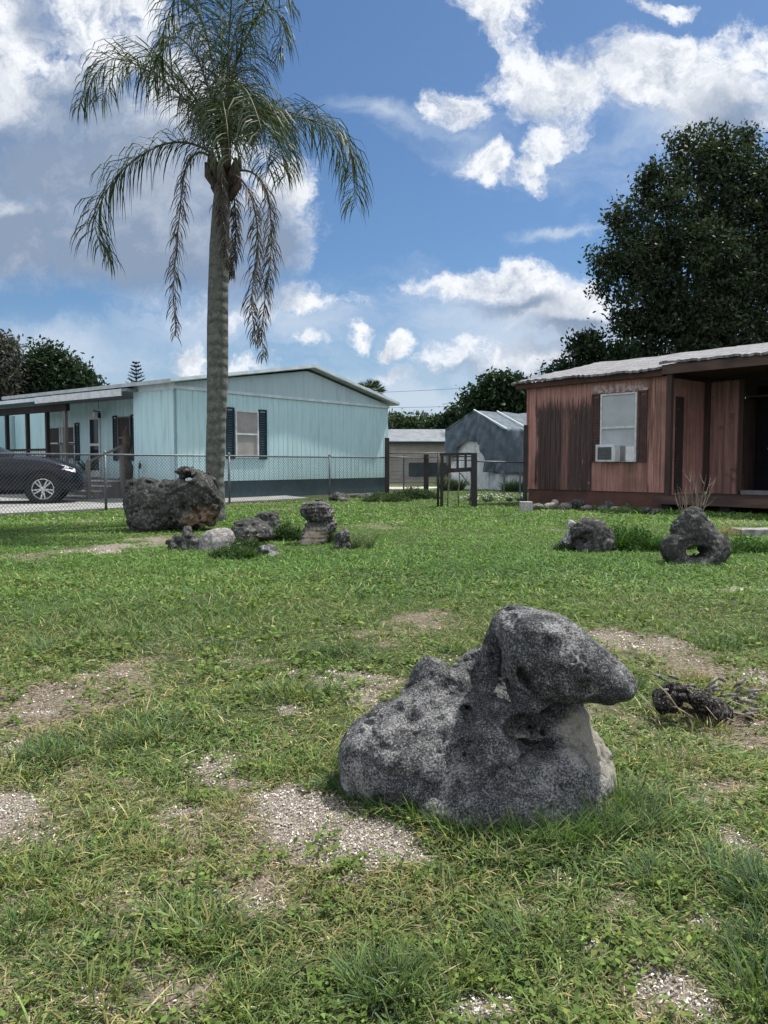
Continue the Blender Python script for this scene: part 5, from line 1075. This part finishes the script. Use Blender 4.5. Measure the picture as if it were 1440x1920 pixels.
for j in range(n2_):
    for i in range(w-1): a_ = j*w+i; Q.append((a_, a_+1, a_+w+1, a_+w))
o_ = MB().add(V, Q).build('tarp_cover', TARP, th, smooth=True); md = o_.modifiers.new('thick', 'SOLIDIFY'); md.thickness = .012
for yy in (.06, 1.35): MB().beam((1.62, yy, 3.155), (TW+.04, yy, 2.33), .05, .03).build('strap', TRIM, th)

# ------------------------------------------------------------------ tan shed far behind
ts_ = thing('tan_shed', 'long tan clapboard shed with grey roof and open dark bay', 'shed', (P(725, 900, 42).x, 42, 0)); LSH = 4.6
TAN = pm('tan_clapboard', (.36, .33, .29), (.29, .26, .23), 2, .8)
mb = MB()
for k in range(11): mb.add([(0, -.025, k*.2), (LSH, -.025, k*.2), (LSH, 0, k*.2+.2), (0, 0, k*.2+.2), (0, .1, k*.2), (LSH, .1, k*.2), (LSH, .1, k*.2+.2), (0, .1, k*.2+.2)], [(0, 1, 2, 3), (0, 4, 5, 1), (0, 3, 7, 4), (1, 5, 6, 2), (4, 7, 6, 5)])
mb.build('wall', TAN, ts_); MB().box(.02, .1, 0, LSH-.02, 5, 2.2).build('shed_body', TAN, ts_)
mb = MB().add([(-.25, -.35, 2.22), (LSH+.2, -.35, 2.22), (LSH+.2, 2.6, 3.0), (-.25, 2.6, 3.0), (LSH+.2, 5.4, 2.22), (-.25, 5.4, 2.22), (-.25, -.35, 2.14), (LSH+.2, -.35, 2.14), (LSH+.2, 5.4, 2.14), (-.25, 5.4, 2.14)], [(0, 1, 2, 3), (3, 2, 4, 5), (0, 6, 7, 1), (0, 3, 5, 9, 6), (1, 7, 8, 4, 2), (5, 4, 8, 9), (6, 9, 8, 7)]); mb.build('roof', ROOF, ts_)
MB().box(-.25, -.37, 2.10, LSH+.2, -.352, 2.22).build('fascia', SHUT, ts_)
MB().box(1.2, -.06, .32, 3.4, -.03, 1.08).build('bay_opening', pm('dark_bay', (.03, .045, .05), (.02, .03, .035), 2, .7), ts_)
# overhead wires
for (ya, yb, lb) in ((736, 716, 'upper thin overhead wire crossing the sky between the houses'), (763, 755, 'lower thin overhead wire crossing the sky between the houses')):
    A_, B_ = P(640, ya+3, 62), P(1060, yb-2, 58); md_ = (A_+B_)/2-Vector((0, 0, .1)); w_o = MB().tube(catmull([A_, md_, B_], 8), .013, 5).build('overhead_wire', IRON, origin=tuple(A_)); tag(w_o, lb, 'wire')
pl = P(803, 800, 60); tag(MB().tube([(0, 0, -.1), (0, 0, P(803, 783, 60).z)], .07, 8).build('utility_pole', GRYW), 'thin distant pole above the tan shed roof', 'pole').location = (pl.x, 60, 0)

# ------------------------------------------------------------------ weeds and shrubs
def leafmound(cx, cy, h_, spread, n, col, leaf):
    a = rng.random(n)*2*np.pi; r = np.sqrt(rng.random(n)); lump = .55+.9*vn(np.stack([cx+np.cos(a)*r*spread, cy+np.sin(a)*r*spread*.7, np.full(n, .5)], 1)*5/max(spread, .2))
    p = np.stack([cx+np.cos(a)*r*spread, cy+np.sin(a)*r*spread*.7, h_*(1-r**2.5)*lump*rng.random(n)**.6], 1)
    nn = rnd_unit(n)+np.array([0, -.2, .7]); nn /= np.linalg.norm(nn, axis=1)[:, None]; u = rnd_unit(n); u -= nn*(u*nn).sum(1)[:, None]; u /= np.linalg.norm(u, axis=1)[:, None]; b_ = np.cross(nn, u)
    s_ = (leaf*(.5+.8*rng.random(n)))[:, None]; V_ = np.stack([p-u*s_, p-b_*s_*.4, p+u*s_, p+b_*s_*.4], 1).reshape(-1, 3); b0 = np.arange(n)*4
    cl = np.array(col)[None]*np.exp(rng.normal(0, .3, (n, 1))); return V_, np.stack([b0, b0+1, b0+2, b0+3], 1), np.zeros((0, 3), int), np.repeat(cl, 4, 0)
def weed(name, label, px, py, h_, spread, n, col, w=.02, cat='plant', flat=.6):
    c_ = at(px, py); s_ = [plant_mesh(n//8, h_*random.uniform(.5, .95), spread*.5, w*.55, col, 0, (c_.x+random.uniform(-1, 1)*spread, c_.y+random.uniform(-.6, .6)*spread), flat) for _ in range(8)]
    if flat > .55: s_.append(leafmound(c_.x, c_.y, h_*.75, spread*1.15, int(n*3), col, w*1.1))
    return tag(blade_obj(name, s_, origin=(c_.x, c_.y, 0)), label, cat)
weed('weed_clump', 'grey-green weed clump between the pillar and the jagged rock', 618, 1018, .36, .10, 200, (.07, .09, .05), .014)
weed('weed_clump', 'fine grassy weeds at the right of the jagged rock', 682, 1030, .36, .14, 260, (.075, .095, .055), .008, flat=.3)
weed('weed_clump', 'leafy green weeds between the dark rocks and the pillar', 540, 1012, .30, .2, 380, (.045, .085, .028), .022)
weed('weed_clump', 'tuft of weeds in front of the pale round stone', 440, 1045, .18, .25, 420, (.05, .09, .03), .018)
weed('weed_clump', 'low weeds under the elongated dark rock', 460, 1030, .18, .2, 300, (.045, .08, .03), .02)
weed('weed_clump', 'bushy bright weeds between the hollowed rock and the triangular rock', 1190, 1030, .34, .35, 800, (.045, .10, .024), .022)
weed('weed_clump', 'weeds growing close to the hollowed rock on its right', 1160, 1020, .28, .18, 350, (.045, .095, .024), .02)
weed('weed_clump', 'green weeds filling the ground right of the triangular rock', 1400, 1035, .25, .3, 560, (.05, .105, .026), .018)
weed('weed_clump', 'dry tan grass clump between the triangular rock and the slab', 1372, 1005, .30, .14, 260, (.26, .22, .14), .010, flat=.5)
weed('weed_clump', 'weeds seen through the hole of the triangular rock', 1306, 1030, .16, .12, 200, (.05, .11, .02), .02)
weed('weed_clump', 'weeds along the front of the porch deck', 1180, 962, .2, .5, 500, (.05, .085, .03), .02)
weed('weed_clump', 'small weeds among the white lichen rock', 1056, 1030, .14, .12, 200, (.06, .09, .05), .014)
weed('weed_clump', 'weeds along the fence foot by the low dark rock', 725, 940, .35, .6, 600, (.045, .075, .03), .03)
weed('weed_clump', 'dark weeds around the foot of the short wooden post', 775, 935, .42, .7, 800, (.035, .06, .026), .035)
weed('weed_clump', 'tall green weeds in front of the tarp covered shed', 935, 915, .9, .9, 1400, (.04, .085, .025), .045, flat=.35)
weed('weed_clump', 'tall weeds behind the stick gate', 860, 920, .85, .7, 1100, (.05, .075, .035), .04, flat=.35)
weed('weed_clump', 'tall green weeds beside the thin post of the red house', 965, 922, .75, .5, 800, (.045, .09, .025), .04, flat=.35)
# flowering low weeds right of the gate
c_ = at(940, 940); s_ = [plant_mesh(60, .2, .2, .03, (.05, .09, .03), 0, (c_.x+random.uniform(-.9, .9), c_.y+random.uniform(-.5, .5))) for _ in range(8)]
fw = blade_obj('flowering_weed', s_, origin=(c_.x, c_.y, 0)); tag(fw, 'low weeds with tiny white flowers right of the gate', 'plant', kind='stuff')
V, Q = [], []
for i in range(140):
    p0 = Vector((random.uniform(-1.1, 1.1), random.uniform(-.6, .6), random.uniform(.06, .2))); s2 = random.uniform(.012, .028); b0 = len(V); V += [p0+Vector((-s2, 0, 0)), p0+Vector((0, -s2, s2*.5)), p0+Vector((s2, 0, 0)), p0+Vector((0, s2, s2))]; Q.append((b0, b0+1, b0+2, b0+3))
MB().add(V, Q).build('flower', WHT, fw)
# dead twiggy bush by the porch
bpos = at(1300, 990); bs = thing('dead_bush', 'bare dry twiggy bush in front of the red porch', 'bush', bpos); mb = MB()
for i in range(15):
    xo = random.uniform(-.12, .12); a = xo*2.2+random.uniform(-.25, .25); p0 = Vector((xo, random.uniform(-.08, .08), 0)); L = random.uniform(.6, 1.02); pts = [p0]; d = Vector((a*.7, random.uniform(-.2, .2), 1)).normalized()
    for k in range(5): pts.append(pts[-1]+d*L/5); d = (d+Vector((random.gauss(0, .14), random.gauss(0, .14), .05))).normalized()
    mb.tube(pts, [.008, .007, .006, .005, .004, .002], 5)
    for k in range(3):
        j = random.randint(2, 4); q0 = pts[j]; dd = Vector((random.gauss(0, .5), random.gauss(0, .4), .7)).normalized(); mb.tube([q0, q0+dd*.12, q0+dd*.22+Vector((0, 0, .03))], [.004, .003, .0015], 4)
mb.build('twigs', pm('dry_stem', (.26, .22, .18), (.15, .12, .10), 12, .9), bs)

# ------------------------------------------------------------------ car (local x forward, origin under the front axle)
HD = R(17); cp_ = at(93, 946); car = thing('parked_car', 'dark navy hatchback parked nose-right on the drive behind the fence', 'car', (P(93, 940, 18.9).x-.38, 18.9+.80, .035), HD)
m, gg, b, o = newmat('navy_paint'); b.inputs['Specular IOR Level'].default_value = .35; b.inputs['Base Color'].default_value = (.005, .006, .014, 1); b.inputs['Roughness'].default_value = .22; b.inputs['Coat Weight'].default_value = .0; b.inputs['Coat Roughness'].default_value = .05; NAVY = m
TYR = pm('tyre_rubber', (.015, .015, .016), (.02, .02, .02), 20, .85); RIM = pm('alloy', (.62, .63, .65), (.55, .55, .57), 8, .3, metal=.7); BLK = pm('black_plastic', (.012, .012, .013), (.018, .018, .018), 9, .6)
st_ = [(-3.55, .45, .70, .55, .85), (-3.50, .30, .98, .72, 1.0), (-3.2, .22, 1.05, .84, 1.12), (-2.6, .20, 1.06, .88, 1.14), (-1.8, .20, 1.04, .89, 1.12), (-1.0, .20, 1.04, .89, 1.14), (-.5, .20, 1.02, .89, 1.13), (-.2, .22, 1.00, .89, 1.11), (.15, .24, .96, .88, 1.06), (.45, .24, .88, .85, .96), (.68, .24, .80, .76, .87), (.80, .28, .70, .62, .76), (.85, .36, .60, .48, .64)]
V, Q = [], []
for x_, zb, zs, hw, zt in st_:   # half section points from bottom centre over the shoulder to hood centre
    hs_ = [(0, zb), (hw*.75, zb), (hw*.96, zb+.06), (hw, (zb+zs)/2-.05), (hw*.985, zs-.1), (hw*.95, zs), (hw*.80, zs+(zt-zs)*.65), (hw*.45, zt-.01), (0, zt)]
    ring = hs_+[(-a_, c_) for a_, c_ in reversed(hs_[1:-1])]; V += [(x_, a_, c_) for a_, c_ in ring]
nr_ = 16
for i in range(len(st_)-1):
    for k in range(nr_): k2 = (k+1) % nr_; Q.append((i*nr_+k, i*nr_+k2, (i+1)*nr_+k2, (i+1)*nr_+k))
Q.append(tuple(range(nr_))); Q.append(tuple((len(st_)-1)*nr_+k for k in range(nr_)))
bo = MB().add(V, Q).build('body', NAVY, car, smooth=True); md = bo.modifiers.new('sub', 'SUBSURF'); md.levels = 2; md.render_levels = 2
cab = [(-3.45, 1.08, .70, 1.14), (-3.2, 1.08, .70, 1.42), (-2.7, 1.08, .68, 1.60), (-2.1, 1.08, .67, 1.63), (-1.6, 1.08, .68, 1.55), (-1.05, 1.08, .70, 1.30), (-.65, 1.07, .74, 1.12)]
V, Q = [], []
for x_, zb, hw, zt in cab:
    V += [(x_, -hw-.1, zb-.05), (x_, -hw, zt-.06 if zt > zb+.1 else zt-.01), (x_, -hw*.75, zt), (x_, hw*.75, zt), (x_, hw, zt-.06 if zt > zb+.1 else zt-.01), (x_, hw+.1, zb-.05)]
for i in range(len(cab)-1):
    for k in range(5): Q.append((i*6+k, i*6+k+1, (i+1)*6+k+1, (i+1)*6+k))
MB().add(V, Q).build('cabin', NAVY, car, smooth=False, bevel=.02)
CGL = pm('car_glass', (.04, .07, .07), (.05, .08, .08), 2, .05, spec=.7)
for sy in (-1, 1):
    def cs(x_, t):   # point on the cabin side between belt and roof edge
        for (a0, b0_, h0, t0_), (a1, b1_, h1, t1_) in zip(cab[:-1], cab[1:]):
            if a0 <= x_ <= a1:
                f_ = (x_-a0)/(a1-a0); zb = b0_+(b1_-b0_)*f_-.05; hw = h0+(h1-h0)*f_; zt = t0_+(t1_-t0_)*f_-.06; return (x_, sy*((hw+.1)*(1-t)+hw*t+.012), zb+(zt-zb)*t)
    for xa, xb in ((-3.1, -2.55), (-2.45, -1.7), (-1.62, -1.1)):
        V = []; n_ = 6
        for k in range(n_+1): V.append(cs(xa+(xb-xa)*k/n_, .12))
        for k in range(n_+1): V.append(cs(xa+(xb-xa)*(n_-k)/n_, .90))
        MB().add(V, [tuple(range(len(V)))]).build('side_window', CGL, car)
    MB().add([(.30, sy*.80, .80), (.46, sy*.845, .78), (.66, sy*.77, .72), (.72, sy*.66, .70), (.68, sy*.68, .80), (.50, sy*.78, .86), (.28, sy*.80, .88)], [(0, 1, 5, 6), (1, 2, 4, 5), (2, 3, 4)]).build('headlight', pm('headlight_glass', (.55, .58, .6), (.3, .32, .34), 20, .12, spec=.8), car)
    MB().lathe([(0, -.06), (.09, -.04), (.1, .02), (0, .06)], (-1.15, sy*1.0, 1.14), 'y', 10).build('mirror', NAVY, car, smooth=True)
    for wx in (0, -2.7):
        wh = thing('wheel', None, None, (wx, sy*.80, .335)); wh.parent = car
        MB().lathe([(.335, -.09), (.345, -.05), (.345, .05), (.335, .09), (.25, .11), (.24, .10), (.24, -.10), (.25, -.11), (.335, -.09)], (0, 0, 0), 'y', 36).build('tyre', TYR, wh, smooth=True)
        mb = MB().lathe([(.24, sy*.10), (.225, sy*.105), (.215, sy*.08), (.24, sy*.0)], (0, 0, 0), 'y', 36)
        for k in range(10):
            a = k*math.pi/5+(.12 if k % 2 else -.12); mb.beam((.03*math.cos(a), sy*.085, .03*math.sin(a)), (.225*math.cos(a), sy*.095, .225*math.sin(a)), .03, .022, (0, 1, 0))
        mb.lathe([(0, sy*.105), (.05, sy*.10), (.055, sy*.07)], (0, 0, 0), 'y', 16).build('rim', RIM, wh)
        MB().lathe([(0, sy*.03), (.23, sy*.03)], (0, 0, 0), 'y', 24).build('brake_disc', BLK, wh)
        MB().lathe([(0, sy*.0), (.395, sy*.0), (.41, sy*.02), (.405, sy*-.03)], (wx, sy*.888, .36), 'y', 32).build('wheel_arch', BLK, car)
car.scale = (1.06, 1.06, 1.06)
for wh in [c_ for c_ in car.children if c_.name.startswith('wheel') and c_.type == 'EMPTY']: wh.location.y *= 1.055
